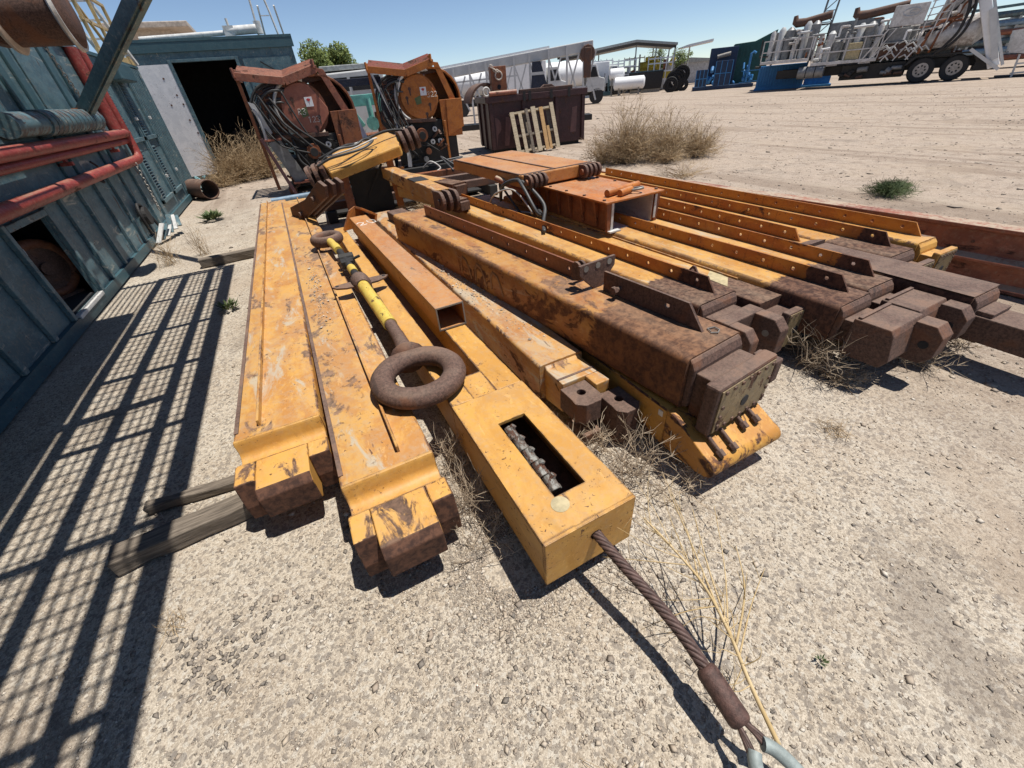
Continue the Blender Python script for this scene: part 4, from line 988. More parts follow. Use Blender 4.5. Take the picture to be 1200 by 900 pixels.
# junk at the foot of the wall
jn = thing('scrap_bracket', 'small heap of teal brackets and black straps at the foot of the skid house wall', 'scrap metal', (-1.98, 8.05, 0))
for k in range(6):
    mb = MB(); a = Vector((-.1 + .05 * k, -.25 + .1 * k, .02 + .02 * k)); mb.bar(a, a + Vector((.12 - .03 * k, .2, .22 - .05 * (k % 3))), .07, .02); mb.build('bracket', 'teal' if k % 2 else 'white_inner', jn, .003)
mb = MB(); mb.tube(spline([Vector((-.12, -.2, .15)), Vector((-.1, -.3, .4)), Vector((-.1, -.2, .55)), Vector((-.1, 0, .45)), Vector((-.05, .05, .2))], 6), .02, 8); mb.cyl((-.12, -.1, .38), (-.06, -.1, .38), .12, 18); mb.build('strap', 'black', jn)
rg = MB(); r_ = random.Random(4)
for k in range(16):
    a = Vector((r_.uniform(-.12, .12), r_.uniform(-.25, .25), .04 + r_.uniform(0, .35))); rg.tube(spline([a, a + Vector((r_.uniform(-.1, .1), r_.uniform(-.1, .1), r_.uniform(-.04, .1))), a + Vector((r_.uniform(-.15, .15), r_.uniform(-.2, .2), r_.uniform(-.05, .05)))], 4), .02, 6, False, .008)
tag(rg.build('teal_tarp', 'teal_cloth', None, smooth=True, loc=(-1.93, 12.3, 0)), 'tangled teal rags at the far bottom corner of the skid house', 'rag')

# ------------------------------------------------------------------ teal doghouse across the end
dg = thing('doghouse_cabin', 'teal steel cabin with a big dark doorway, behind the dry bush', 'cabin', (0, 15.5, 0))
mb = MB(); mb.box(-2.56, -1.82, 0, .06, 0, 2.60); mb.box(-1.82, -.30, 0, .06, 2.66, 3.0); mb.box(-2.56, -1.82, 0, .06, 2.60, 3.0); mb.box(-.30, 1.16, 0, .06, 0, 3.0); mb.box(1.10, 1.16, .061, 5, 0, 3.0); mb.box(-2.56, -2.5, .061, 5, 0, 3); mb.box(-2.49, 1.09, 4.94, 5, 0, 3)
mb.build('wall', 'teal', dg)
mb = MB(); mb.box(-2.62, 1.22, -.05, 5.05, 3.002, 3.06); mb.build('roof', 'teal_dark', dg)
mb = MB(); mb.box(-2.62, 1.22, -.045, -.002, 2.80, 3.0); mb.build('header', 'teal_dark', dg, .006)
mb = MB(); mb.box(-2.54, -1.86, -.03, -.004, .1, 2.58); mb.build('white_sheet', 'white_panel', dg)
mb = MB(); mb.box(-1.86, -1.78, -.04, .1, 0, 2.66); mb.box(-.33, -.25, -.04, .1, 0, 2.66); mb.box(-1.777, -.332, -.04, .1, 2.60, 2.66); mb.each('door_frame', 'teal', dg, .004)
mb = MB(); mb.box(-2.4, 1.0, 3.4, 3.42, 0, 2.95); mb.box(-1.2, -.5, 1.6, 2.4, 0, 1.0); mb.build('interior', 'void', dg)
mb = MB(); mb.box(-.16, 1.02, -.02, -.003, .25, 2.62); mb.build('panel_door', 'teal', dg, .006)
mb = MB(); mb.bar((.25, -.04, 2.52), (.55, -.06, 2.32), .02, .03); mb.cyl((.55, -.09, 2.30), (.55, -.02, 2.30), .035, 10); mb.build('door_stay', 'black_iron', dg)
mb = MB()
for k, (x, z) in enumerate(((-2.1, 2.3), (-1.98, 1.95), (-1.93, 1.75), (-2.2, 1.75), (-1.95, 1.4), (-1.9, 1.1))): mb.cyl((x, -.031, z), (x, -.036, z), .022, 8)
mb.each('rust_hole', 'rust', dg)
mb = MB(); mb.cyl((-2.3, .6, 3.13), (.5, .4, 3.2), .055, 12); mb.cyl((-.3, .35, 3.2), (.45, .3, 3.22), .10, 12); mb.cyl((.5, .35, 3.12), (.5, .35, 3.38), .09, 10); mb.box(-.35, -.1, .25, .5, 3.06, 3.3); mb.cyl((-.2, .35, 3.3), (-.2, .35, 3.45), .03, 8); mb.build('roof_piping', 'white_inner', dg, smooth='auto')
mb = MB()
for k in range(2): mb.tube([(.45 + k * .5, .5, 3.06), (.5 + k * .4, .5, 3.6), (.52 + k * .33, .5, 3.95)], .025, 8); mb.tube([(.62 + k * .5, 1.0, 3.06), (.66 + k * .4, .5, 3.7)], .022, 8)
mb.bar((.66, .5, 3.5), (.87, .5, 3.5), .02, .02); mb.build('roof_handrail', 'white_inner', dg)
ht = thing('pale_hut', 'beige block hut with flat overhanging roof beyond the teal cabin', 'hut', tuple(PY(178, 40, 34).xy) + (0,))
mb = MB(); mb.box(-1.5, 1.0, 0, 3, 0, 5.3); mb.build('wall', 'cream', ht)
mb = MB(); mb.box(-1.9, 1.9, -.8, 3.5, 5.3, 5.55); mb.build('roof', 'cream', ht, .03)

# ------------------------------------------------------------------ winches
def winch(label, loc, rz, platem, hoodm, casem, drumm, num, lowframe):
    ro = thing('winch', label, 'winch', loc, rz)
    C0 = Vector((0, 0, 1.44))
    pl = arc(0, 0, .41, 62, 262, 22) + [(.10, -.45), (.42, -.13), (.43, -.02)]
    mb = MB(); mb.T = Matrix.Translation(C0); mb.prism(pl, 'y', -.03, .03); pt = mb.build('drum_plate', platem, ro, .012)
    mb = MB(); mb.T = Matrix.Translation(C0)
    for x, z in ((-.18, .16), (-.27, .0), (.22, -.16), (.12, -.33)): mb.cyl((x, -.031, z), (x, -.036, z), .035, 12); mb.prism([(x - .022, z), (x + .022, z), (x + .012, z - .13), (x - .012, z - .12)], 'y', -.0335, -.031)
    mb.each('slot', 'rust', pt)
    mb = MB(); mb.T = Matrix.Translation(C0); mb.box(.045, .185, -.036, -.031, .02, .175); mb.build('paper_tag', 'paper', pt)
    mb = MB(); mb.T = Matrix.Translation(C0); mb.prism([(.075, .14), (.115, .155), (.155, .14), (.13, .105), (.1, .105)], 'y', -.0385, -.0365); mb.box(.112, .118, -.0385, -.0365, .06, .10); mb.build('tag_emblem', 'ink_red', pt)
    mb = MB(); mb.T = Matrix.Translation(C0); mb.box(-.10, .09, -.0345, -.031, -.16, .03) if False else mb.prism([(-.11, -.02), (.04, .03), (.04, -.12), (-.08, -.15)], 'y', -.0335, -.031); mb.build('green_patch', 'green_patch', pt)
    mb = MB(); mb.T = Matrix.Translation(C0)
    for tx, o in num: writing(mb, tx, o, (1, 0, .0), (.05, 0, 1), .10, .0052)
    mb.build('chalk_number', 'chalk', pt)
    mb = MB(); mb.T = Matrix.Translation(C0); mb.cyl((-.05, .04, -.02), (-.05, 1.1, -.02), .40, 36); mb.build('drum', drumm, ro, smooth='auto')
    mb = MB(); mb.T = Matrix.Translation(C0)
    for y in (.035, .12, .52, .6, 1.05): mb.tube([(-.05, y, -.02), (-.05, y + .03, -.02)], [.47, .47], 36)
    mb.build('drum_flange', casem, ro, smooth='auto')
    mb = MB(); mb.T = Matrix.Translation(C0)
    for k in range(9): 
        y = .2 + k * .03
        mb.tube([(-.05 + .425 * math.cos(R(a)), y, -.02 + .425 * math.sin(R(a))) for a in range(30, 300, 12)], .014, 6)
    mb.build('rope_wraps', 'hose_pale' if not lowframe else 'hose', ro, smooth=True)
    mb = MB(); mb.T = Matrix.Translation(C0)
    mb.tube([(-.05 + .47 * math.cos(R(a)), -.02, -.0 + .47 * math.sin(R(a))) for a in range(70, 250, 10)], .03, 8); mb.build('pale_hose', 'hose_pale', ro, smooth=True)
    # curved casing on the right, behind the plate
    mb = MB(); out = arc(.35, 1.35, .62, 100, -75, 12); inn = arc(.35, 1.35, .58, -75, 100, 12); mb.prism(out + inn, 'y', .1, 1.0)
    mb.prism(arc(.35, 1.35, .58, 100, -75, 12) + [(.3, .8), (.25, 1.9)], 'y', .96, 1.0); mb.build('drum_casing', casem, ro, .006, 'auto')
    mb = MB(); mb.box(.45, .9, .06, .1, .62, 1.35); mb.prism([(.55, .62), (.95, .8), (.97, 1.35), (.6, 1.35)], 'y', .02, .055); mb.build('casing_front', casem, ro, .006)
    # slatted hood
    mb = MB(); 
    for k in range(6): mb.bar((-.98, .0 + k * .2, 2.02 + k * .03), (-.2, .0 + k * .2, 1.90 + k * .03), .15, .03, (0, .5, 1)); mb.bar((-.19, k * .2, 1.905 + k * .03), (.42, k * .2, 2.05 + k * .03), .15, .03, (0, .5, 1))
    mb.each('hood_slat', 'hood_red' if not lowframe else hoodm, ro)
    mb = MB(); mb.bar((-1.0, -.12, 2.0), (-.2, -.12, 1.88), .03, .12); mb.bar((-.2, -.12, 1.88), (.40, -.12, 2.03), .03, .13); mb.bar((-1.0, -.12, 2.0), (-1.0, 1.1, 2.0), .03, .1); mb.bar((.42, -.12, 2.03), (.42, 1.1, 2.05), .03, .10)
    for y in (-.14, .3, .7): mb.cyl((-1.0, y, 1.98), (-1.0, y, 2.12), .025, 8); mb.cyl((.38, y, 2.04), (.38, y, 2.17), .03, 8)
    mb.build('hood_frame', hoodm, ro, .005)
    mb = MB(); mb.prism([(.42, 2.05), (.55, 2.03), (.85, 1.3), (.72, 1.28)], 'y', .1, .13); mb.build('hood_bracket', hoodm, ro, .004)
    # guard mesh left
    mb = MB()
    for k in range(9): mb.bar((-.72, .02 + .0, 1.0 + k * .09), (-.42, .02, .96 + k * .095), .012, .012)
    for k in range(4): mb.bar((-.70 + k * .085, .025, .98), (-.74 + k * .09, .025, 1.76), .012, .012, (0, 1, 0))
    mb.build('guard_mesh', 'rust_orange', ro)
    mb = MB(); mb.box(-.76, -.4, .06, .09, .9, 1.78); mb.build('guard_back', 'rust', ro)
    mb = MB(); mb.cyl((-.08, -.28, .72), (-.08, .15, .72), .13, 24); mb.cyl((-.08, -.33, .72), (-.08, -.28, .72), .085, 20); mb.cyl((-.08, .15, .72), (-.08, .25, .72), .2, 24); mb.build('motor', 'rust_orange', ro, smooth='auto')
    mb = MB(); mb.cyl((-.08, -.40, .72), (-.08, -.331, .72), .075, 16); mb.build('motor_hub', 'black_iron', ro)
    for x, z in ((.24, .80), (.15, .55), (.33, .55)):
        mb = MB(); mb.cyl((x, -.03, z), (x, .06, z), .055, 16); mb.build('round_boss', 'grey_white', ro, smooth='auto')
        mb = MB(); mb.cyl((x, -.033, z), (x, -.0305, z), .022, 10); mb.build('boss_hole', 'black', ro)
    mb = MB(); mb.box(-.7, .75, .12, 1.0, .10, .62); mb.box(-.45, .45, .09, .7, .62, .98); mb.build('gear_housing', 'black_iron', ro, .02)
    mb = MB(); mb.box(-.8, -.66, -.05, 1.1, .0, .10); mb.box(.62, .78, -.05, 1.1, 0, .1); mb.bar((.5, -.02, .1), (.5, -.02, .95), .07, .05, (1, 0, 0)); mb.build('base_frame', casem, ro, .006)
    mb = MB()
    rr = random.Random(int(abs(loc[0]) * 100))
    for k in range(9):
        a = Vector((rr.uniform(-.85, -.3), rr.uniform(-.16, -.02), rr.uniform(.95, 1.8))); b_ = Vector((rr.uniform(-.4, .3), rr.uniform(-.35, -.1), rr.uniform(.3, .75))); c_ = (a + b_) / 2 + Vector((rr.uniform(-.25, .05), -.1, rr.uniform(-.35, 0)))
        mb.tube(spline([a, (a + c_) / 2 + Vector((0, -.03, -.06)), c_, b_], 7), rr.choice((.012, .016, .022)), 7)
    mb.build('hoses', 'black', ro, smooth=True)
    mb = MB()
    for k in range(8):
        r0 = .26 + .045 * k; yy = .0 + .05 * (k % 4); mb.tube([(-.42 + r0 * math.cos(R(a)), yy + .04 * math.sin(R(a * 3)), 1.30 + r0 * 1.05 * math.sin(R(a))) for a in range(70, 265 + 6 * (k % 3), 13)], (.018, .026, .014)[k % 3], 7)
    mb.build('hose_bundle', 'hose', ro, smooth=True)
    mb = MB(); mb.bar((-.98, .02, .1), (-.98, .02, 1.95), .06, .06, (1, 0, 0)); mb.build('frame_post', casem, ro, .004)
    mb = MB(); mb.bar((-.75, .3, 1.80), (.55, .3, 1.92), .08, .1); mb.bar((-.7, -.02, 1.02), (.3, -.02, .98), .05, .07); mb.each('cross_bar', 'rust', ro, .004)
    for k in range(10):
        x, z = rr.uniform(-.7, .5), rr.uniform(.15, .95); mb = MB()
        if k % 3: mb.tube([(x, .08, z), (x, rr.uniform(-.12, -.02), z), (x + rr.uniform(-.2, .2), -.05, z + rr.uniform(-.15, .1)), (x + rr.uniform(-.2, .2), .08, z - .1)], rr.uniform(.018, .03), 7)
        else: mb.cyl((x, .08, z), (x, rr.uniform(-.1, 0), z), rr.uniform(.05, .09), 12)
        mb.build('fitting', ('rust', 'black_iron', 'tile_grey', 'rust_orange')[k % 4], ro, smooth='auto')
    if lowframe:
        mb = MB(); mb.bar((-.95, -.1, 1.02), (-.68, -.3, .0), .11, .06, (1, 0, 0)); mb.build('frame_leg', 'maroon', ro, .006)
        mb = MB(); mb.prism([(-.86, .95), (-.62, .98), (-.36, .25), (-.62, .2)], 'y', -.14, -.11); mb.build('grey_panel', 'tile_grey', ro, .004)
        mb = MB(); mb.box(-.95, -.55, -.15, .1, .97, 1.0); mb.box(-.66, -.2, -.22, .0, .19, .22); mb.box(-.05, .05, -.45, -.38, .12, .4); mb.each('frame_ledge', 'salmon', ro, .005)
        mb = MB(); mb.tube(arc2(-.92, .0, 1.2, .3), .03, 8); mb.prism([(-.95, 1.62), (-.85, 1.58), (-.72, 1.1), (-.8, 1.06)], 'y', -.04, -.02); mb.build('side_hoop', 'grey_white', ro)
    else:
        mb = MB(); mb.bar((-.95, -.1, 2.0), (-.6, -.12, .95), .04, .04, (0, 1, 0)); mb.tube([(-.62, -.15, .95), (-.55, -.2, .75), (-.58, -.2, .45)], .03, 8); mb.bar((-.5, -.25, .1), (-.42, -.2, .85), .09, .02, (0, 1, 0)); mb.build('prop_rod', 'grey_white', ro)
        mb = MB()
        for k in range(7): mb.tube(spline([Vector((-.46 + .012 * k, .02 + .02 * k, 1.50 + .03 * k)), Vector((-.36 + .03 * k, -.05 + .02 * k, 1.76 + .022 * k)), Vector((-.16 + .05 * k, -.04 + .02 * k, 1.90 + .012 * k)), Vector((.08 + .035 * k, .12, 1.90))], 5), .013, 7)
        mb.each('white_hoses', 'paper', ro, smooth=True)
    return ro
def arc2(x, y, z, r): return [(x + .06 * math.sin(R(a)), y - .05, z + r * math.cos(R(a))) for a in range(0, 200, 15)]
winch('rust-red winch with salmon drum plate chalked R3 123, in front of the teal cabin', (.665, 10.45, 0), R(-3), 'salmon', 'rust_red', 'rust_orange', 'rust', [('R3', (-.14, -.0325, -.1)), ('123', (-.0, -.0325, -.24))], True)
winch('orange winch with yellowish drum plate chalked 322 and white hoses, beside the brown bin', (3.17, 11.0, 0), R(-14), 'orange', 'orange', 'orange', 'rust_orange', [('322', (.19, -.0325, -.02))], False)
pA, pB, pC, pD = G(318, 236, .05), G(372, 227, .05), G(478, 206, .05), G(548, 192, .05)
tag(MB().cyl((0, 0, 0), tuple(pB + Vector((.25, .05, 0)) - pA), .05, 14).build('steel_pipe', 'pipe_blue', None, smooth='auto', loc=pA), 'blue-grey pipe on the ground below the salmon winch plate', 'pipe')
tag(MB().cyl((0, 0, 0), tuple(pD - pC), .05, 14).build('steel_pipe', 'pipe_blue', None, smooth='auto', loc=pC), 'blue-grey pipe on the ground below the orange winch', 'pipe')
# rusty pipe section by the bush
pp = G(246, 222, .19); ro = thing('pipe_section', 'short rusty open pipe lying on the gravel before the dry bush', 'pipe', pp)
mb = MB(); n = 28
o = MB(); d1 = Vector((-.32, .5, 0)).normalized(); a1, b1 = o.frame(d1); vs = []; fs = []
for q, (rr, t) in enumerate(((.19, 0), (.19, .7), (.175, .7), (.175, 0))):
    for j in range(n): vs.append(d1 * t + a1 * rr * math.cos(2 * math.pi * j / n) + b1 * rr * math.sin(2 * math.pi * j / n))
for q in range(4):
    for j in range(n): fs.append((q * n + j, q * n + (j + 1) % n, ((q + 1) % 4) * n + (j + 1) % n, ((q + 1) % 4) * n + j))
o.add(vs, fs); o.build('pipe_wall', 'rust', ro, smooth='auto')
sf = thing('greasy_skid', 'greasy black skid frame lying on the dirt under and behind the yellow crosshead', 'skid', (1.1, 7.9, 0), R(-4))
for x in (-.75, .1, 1.0, 1.9): mb = MB(); mb.box(x, x + .14, -.9, 1.7, .0, .16); mb.build('runner', 'black_iron', sf, .008)
for y in (-.8, -.1, .7, 1.5): mb = MB(); mb.box(-.9, 2.2, y, y + .12, .161, .27); mb.build('cross_member', ('rust', 'black_iron', 'rust_orange', 'black_iron')[int((y + .8) / .75) % 4], sf, .008)
mb = MB(); mb.box(-.6, 1.85, -.6, 1.45, .05, .075); mb.build('drip_tray', 'black_iron', sf)
rr2 = random.Random(31)
for k in range(14):
    mb = MB(); x, y = rr2.uniform(-.6, 1.9), rr2.uniform(-.6, 1.4); a_ = Vector((x, y, .30))
    if k % 2: mb.tube(spline([a_, a_ + Vector((rr2.uniform(-.4, .4), rr2.uniform(-.4, .4), rr2.uniform(0, .15))), a_ + Vector((rr2.uniform(-.6, .6), rr2.uniform(-.5, .5), .0)), a_ + Vector((rr2.uniform(-.5, .5), rr2.uniform(-.6, .6), -.06))], 7), rr2.uniform(.015, .03), 7); mb.build('hose', ('black', 'hose', 'hose_pale')[k % 3], sf, smooth=True)
    else: mb.box(x, x + rr2.uniform(.15, .4), y, y + rr2.uniform(.1, .3), .271, .271 + rr2.uniform(.08, .22)); mb.build('fitting', ('rust', 'black_iron', 'yellow_worn', 'tile_grey')[k // 2 % 4], sf, .01)
# navy stand with mint machine
ro = thing('navy_stand', 'dark navy steel stand with a lilac side panel between the two winches', 'steel stand', (2.15, 12.2, 0), R(-8))
mb = MB(); mb.box(-.55, -.45, 0, .1, 0, 1.75); mb.box(.4, .5, 0, .1, 0, 1.75); mb.box(-.55, .5, -.01, .11, 1.752, 1.9); mb.box(-.449, .399, 0, .09, .55, .65); mb.bar((-.3, -.25, .6), (.2, -.25, .6), .5, .3, (0, 0, 1)); mb.build('frame', 'navy', ro, .006)
mb = MB(); mb.bar((-.42, -.05, 1.55), (-.02, -.05, .1), .03, .13, (1, 0, .3)); mb.build('side_panel', 'lilac', ro)
ro = thing('mint_machine', 'mint green machine with round valves seen through the navy stand', 'machine', (2.4, 13.4, 0), R(-8))
mb = MB(); mb.bar((-.95, 0, 1.9), (-.55, 0, .3), .08, .2, (1, 0, 0)); mb.box(-.6, .6, 0, .1, 1.35, 1.6); mb.bar((-.55, -.05, 1.55), (-.2, -.05, .9), .06, .12, (1, 0, 0)); mb.build('frame', 'mint', ro, .01)
mb = MB(); mb.cyl((.05, -.2, .95), (.05, .1, .95), .16, 18); mb.cyl((.05, -.1, 1.1), (.05, -.1, 1.5), .07, 12); mb.cyl((.3, -.1, 1.2), (.3, -.1, 1.5), .1, 12); mb.each('valve', 'mint', ro, smooth='auto')
mb = MB(); mb.box(.15, .4, -.15, .1, .5, 1.2); mb.box(-.7, .8, .2, .9, .0, .7); mb.build('rusty_block', 'rust_orange', ro, .02)
ro = thing('white_cab', 'white vehicle cab top with dark windows, behind the orange winch', 'vehicle cab', (2.6, 17.5, 0), R(-10))
mb = MB(); mb.prism([(-1.0, 0), (-1.0, 1.9), (-.75, 2.25), (1.3, 2.3), (1.3, 0)], 'y', 0, 1.8); mb.build('cab_body', 'grey_white', ro, .04)
mb = MB(); mb.box(-.55, .1, -.012, -.002, 1.75, 2.12); mb.box(.2, 1.15, -.012, -.002, 1.75, 2.12); mb.each('window', 'void', ro)
mb = MB(); mb.box(-.7, 1.4, .2, 1.6, 2.32, 2.46); mb.build('roof_rack', 'roof_tin', ro, .02)

# ------------------------------------------------------------------ dumpster, pallet, junk on it
ro = thing('scrap_bin', 'dark maroon steel scrap bin with faded pale marks, pallet leaning on its front', 'dumpster', (5.22, 11.8, 0), R(-12.8))
Wd, Dd, Hd = 2.72, 1.7, 1.28
mb = MB(); mb.box(0, Wd, 0, .04, .08, Hd); mb.box(0, Wd, Dd - .04, Dd, .08, Hd); mb.box(0, .04, .041, Dd - .041, .08, Hd); mb.box(Wd - .04, Wd, .041, Dd - .041, .08, Hd); mb.box(.041, Wd - .041, .041, Dd - .041, .08, .12); mb.build('bin_wall', 'maroon', ro)
mb = MB(); mb.box(-.05, Wd + .05, -.07, -.001, Hd - .13, Hd + .01); mb.box(-.06, -.001, -.001, Dd, Hd - .13, Hd + .01); mb.box(Wd + .001, Wd + .06, -.001, Dd, Hd - .13, Hd + .01); mb.build('top_rim', 'maroon', ro, .008)
mb = MB()
for x in (.02, .92, 1.85, 2.62): mb.box(x, x + .09, -.055, -.001, .08, Hd - .131)
mb.box(-.05, -.001, .5, .6, .08, Hd - .131); mb.box(-.05, -.001, 1.2, 1.3, .08, Hd - .131); mb.each('side_post', 'maroon', ro, .006)
mb = MB(); mb.prism([(.16, .12)] + arc(.1, .62, .22, -60, 60, 6) + [(.16, .82)], 'y', -.004, -.001); mb.prism([(.38, .15), (.5, .15), (.62, .78), (.46, .82)], 'y', -.004, -.001); mb.prism([(.5, .7), (.84, .76), (.84, .62), (.55, .58)], 'y', -.0035, -.001); mb.prism([(2.3, .3), (2.48, .3), (2.5, .9), (2.36, .88)], 'y', -.004, -.001); mb.each('faded_mark', 'maroon_light', ro)
mb = MB(); mb.box(.1, 2.6, .1, 1.6, .0, .079); mb.build('skid', 'black_iron', ro)
mb = MB(); mb.box(.06, 2.65, .06, 1.6, .9, 1.1); mb.build('scrap_fill', 'rust', ro)
for x in (.95, 1.1, 1.7, 2.2): 
    mb = MB(); mb.box(x, x + .07, -.08, -.071, Hd - .15, Hd + .06); mb.build('strap', 'black', ro)
R2 = Matrix.Rotation(R(-12.8), 4, 'Z')
def onbin(x, y, z): return Matrix.Translation((5.22, 11.8, 0)) @ R2 @ Vector((x, y, z))
o = thing('rusty_upright', 'tall rusty steel block with a hole and chain standing in the scrap bin', 'steel block', onbin(.42, .5, 1.1), R(-10))
mb = MB(); mb.box(-.2, .22, -.12, .12, .0, .82); mb.build('block_body', 'rust_orange', o, .01)
mb = MB(); mb.cyl((0, -.1205, .38), (0, -.1235, .38), .055, 14); mb.build('hole', 'void', o)
mb = MB(); mb.tube([(.0 + .09 * math.cos(t), -.14, .62 + .09 * math.sin(t)) for t in [2 * math.pi * i / 16 for i in range(16)]], .02, 7, True); chain(mb, (-.2, -.14, .85), (.0, -.14, .72), 5, .012, .05); mb.build('chain', 'cream', o)
o = thing('curved_scrap', 'dark curved scrap plate heaped on the left of the scrap bin', 'scrap metal', onbin(-.02, .5, 1.1)); mb = MB(); mb.prism(arc(.1, .0, .5, 20, 170, 10) + arc(.1, 0, .45, 170, 20, 10), 'y', 0, .5); mb.build('plate', 'rust', o, smooth='auto')
o = thing('scrap_beam', 'dark beam lying along the top of the scrap bin', 'scrap metal', onbin(.9, .12, Hd + .012), R(-11)); mb = MB(); mb.box(0, 1.5, -.06, .06, 0, .09); mb.prism([(.6, .09), (1.0, .09), (.9, .15), (.7, .15)], 'y', -.05, .05); mb.build('beam', 'rust', o, .008)
tag(MB().cyl((0, 0, 0), (.72, -.16, 0), .06, 14).build('scrap_pipe', 'rust_red', None, smooth='auto', loc=onbin(.05, -.02, Hd + .065)), 'short rusty pipe lying on the bin rim', 'pipe')
tag(MB().tube([(.09 * math.cos(t), 0, .09 * math.sin(t)) for t in [2 * math.pi * i / 18 for i in range(18)]], .025, 8, True).build('steel_ring', 'hose_pale', None, smooth=True, loc=onbin(-.02, -.04, Hd + .12)), 'pale ring hooked on the near left corner of the scrap bin', 'ring')
pt = thing('wood_pallet', 'broken pale wooden pallet leaning against the maroon scrap bin', 'pallet', (6.02, 10.75, .02), R(-12))
T0 = Matrix.Rotation(R(-20), 4, 'X')
for k, (x, w_, mt, l) in enumerate(((-.50, .11, 'pallet', 1.0), (-.28, .09, 'pallet', .95), (-.08, .07, 'timber', 1.02), (.08, .12, 'pallet', 1.04), (.30, .10, 'pallet_new', 1.0), (.42, .07, 'pallet_new', .55), (.60, .10, 'pallet', 1.06))):
    mb = MB(); mb.T = T0 @ Matrix.Rotation(R(-4), 4, 'Y'); mb.box(x, x + w_, -.02, 0, 0, l); mb.build('slat', mt, pt)
for z in (.06, .42, .95):
    mb = MB(); mb.T = T0 @ Matrix.Rotation(R(-4), 4, 'Y'); mb.box(-.5, .70, .001, .09, z, z + .045); mb.each('stringer', 'timber' if z > .1 and z < .9 else 'pallet', pt)
for k in range(4):
    mb = MB(); mb.T = T0 @ Matrix.Rotation(R(-4), 4, 'Y'); x = -.45 + k * .32; mb.box(x, x + .1, .091, .11, 0, 1.0); mb.build('back_slat', 'timber', pt)

# ------------------------------------------------------------------ far yard
cr = thing('crane_boom', 'long white crane boom lying on white lattice stands behind the scrap bin', 'crane boom', (10.2, 19.2, 0), R(-27))
mb = MB(); mb.bar((-4.4, 0, 2.02), (3.0, 0, 2.55), .38, .36); mb.build('boom', 'grey_white', cr, .03); mb = MB(); mb.bar((-4.4, 0, 2.24), (1.2, 0, 2.64), .22, .06); mb.build('boom_rail', 'paper', cr)
mb = MB()
for x in (-2.9, -2.2, -1.5, -.9, -.3, .35, 1.15, 1.9, 2.6):
    z = 2.1 + (x + 3.4) / 6.6 * .52 - .2; mb.bar((x, -.3, .2), (x, -.3, z + .30), .075, .075, (1, 0, 0)); mb.bar((x, -.3, z), (x + .55, -.3, .7), .06, .06, (0, 1, 0)); mb.bar((x + .1, -.3, 1.1), (x + .5, -.3, z), .06, .06, (0, 1, 0))
mb.bar((-3.2, -.3, 1.75), (-.2, -.3, 1.8), .06, .06); mb.bar((0, -.3, 1.2), (3.2, -.3, 1.2), .06, .06); mb.build('lattice_frame', 'grey_white', cr)
mb = MB(); mb.prism([(.3, .5), (1.0, .5), (1.05, 1.4), (.8, 2.2), (.45, 2.2)], 'y', -.4, -.36); mb.build('cab_panel', 'navy', cr)
mb = MB(); mb.box(.35, .95, -.42, -.405, 1.75, 1.85); mb.box(.4, 1.0, -.42, -.405, 1.15, 1.22); mb.each('step', 'grey_white', cr)
mb = MB(); mb.box(2.6, 2.9, -.42, -.2, 1.5, 2.5); mb.cyl((2.75, -.4, 2.3), (2.75, .2, 2.3), .3, 12); mb.build('hook_block', 'rust', cr, .03)
mb = MB()
for x in (-2.2, -1.4, -.6, .8, 1.6): mb.cyl((x, 0, 2.2), (x, 0, 2.52 + x * .06), .07, 8)
mb.each('boom_fitting', 'black_iron', cr)
mb = MB(); mb.box(-3.2, 3.0, -.5, .5, .0, .2); mb.build('base', 'black_iron', cr)
def at(px, py, D):
    r = ray(px, py); k = D / math.hypot(r.x, r.y); return Vector((r.x * k, r.y * k, H + r.z * k))
def faceroot(name, label, cat, px, D, py=100, off=0):
    p = at(px, py, D); a = math.atan2(p.y, p.x) - math.pi / 2
    return thing(name, label, cat, (p.x, p.y, 0), a + R(off))
# open shed
sd_ = faceroot('open_shed', 'open-sided shed with a tin roof on steel posts, far across the yard', 'shed', 742, 50)
mb = MB(); mb.add([(-7.2, -.5, 3.15), (0, -.6, 3.75), (3.6, -.6, 3.25), (3.6, 9, 3.25), (0, 9, 3.75), (-7.2, 9, 3.15)] + [(-7.2, -.5, 3.32), (0, -.6, 3.93), (3.6, -.6, 3.42), (3.6, 9, 3.42), (0, 9, 3.93), (-7.2, 9, 3.32)], [(0, 1, 4, 5), (1, 2, 3, 4), (6, 7, 10, 11), (7, 8, 9, 10), (0, 1, 7, 6), (1, 2, 8, 7), (2, 3, 9, 8), (3, 4, 10, 9), (4, 5, 11, 10), (5, 0, 6, 11)]); mb.build('roof', 'roof_tin', sd_)
mb = MB(); mb.add([(-7.1, -.4, 2.95), (0, -.5, 3.55), (3.5, -.5, 3.05), (3.5, -.4, 3.05), (0, -.4, 3.55), (-7.1, -.3, 2.95), (-7.1, -.4, 3.14), (0, -.5, 3.74), (3.5, -.5, 3.24), (3.5, -.4, 3.24), (0, -.4, 3.74), (-7.1, -.3, 3.14)], [(0, 1, 7, 6), (1, 2, 8, 7), (5, 4, 10, 11), (4, 3, 9, 10), (0, 1, 4, 5), (1, 2, 3, 4)]); mb.build('fascia', 'roof_under', sd_)
for x in (-7, -4.0, 0, 1.8, 3.45):
    for y in (0, 8.6):
        mb = MB(); z = 3.15 + (x + 7.2) / 7.2 * .6 if x <= 0 else 3.75 - x / 3.6 * .5
        mb.box(x - .06, x + .06, y - .06, y + .06, 0, z - .02); mb.build('post', 'roof_tin', sd_)
mb = MB(); mb.box(-7, 3.4, 8.7, 8.75, .0, 1.7); mb.build('back_sheet', 'shed_grey', sd_)
o = faceroot('machine', 'yellow machine standing under the open shed roof', 'machine', 757, 52)
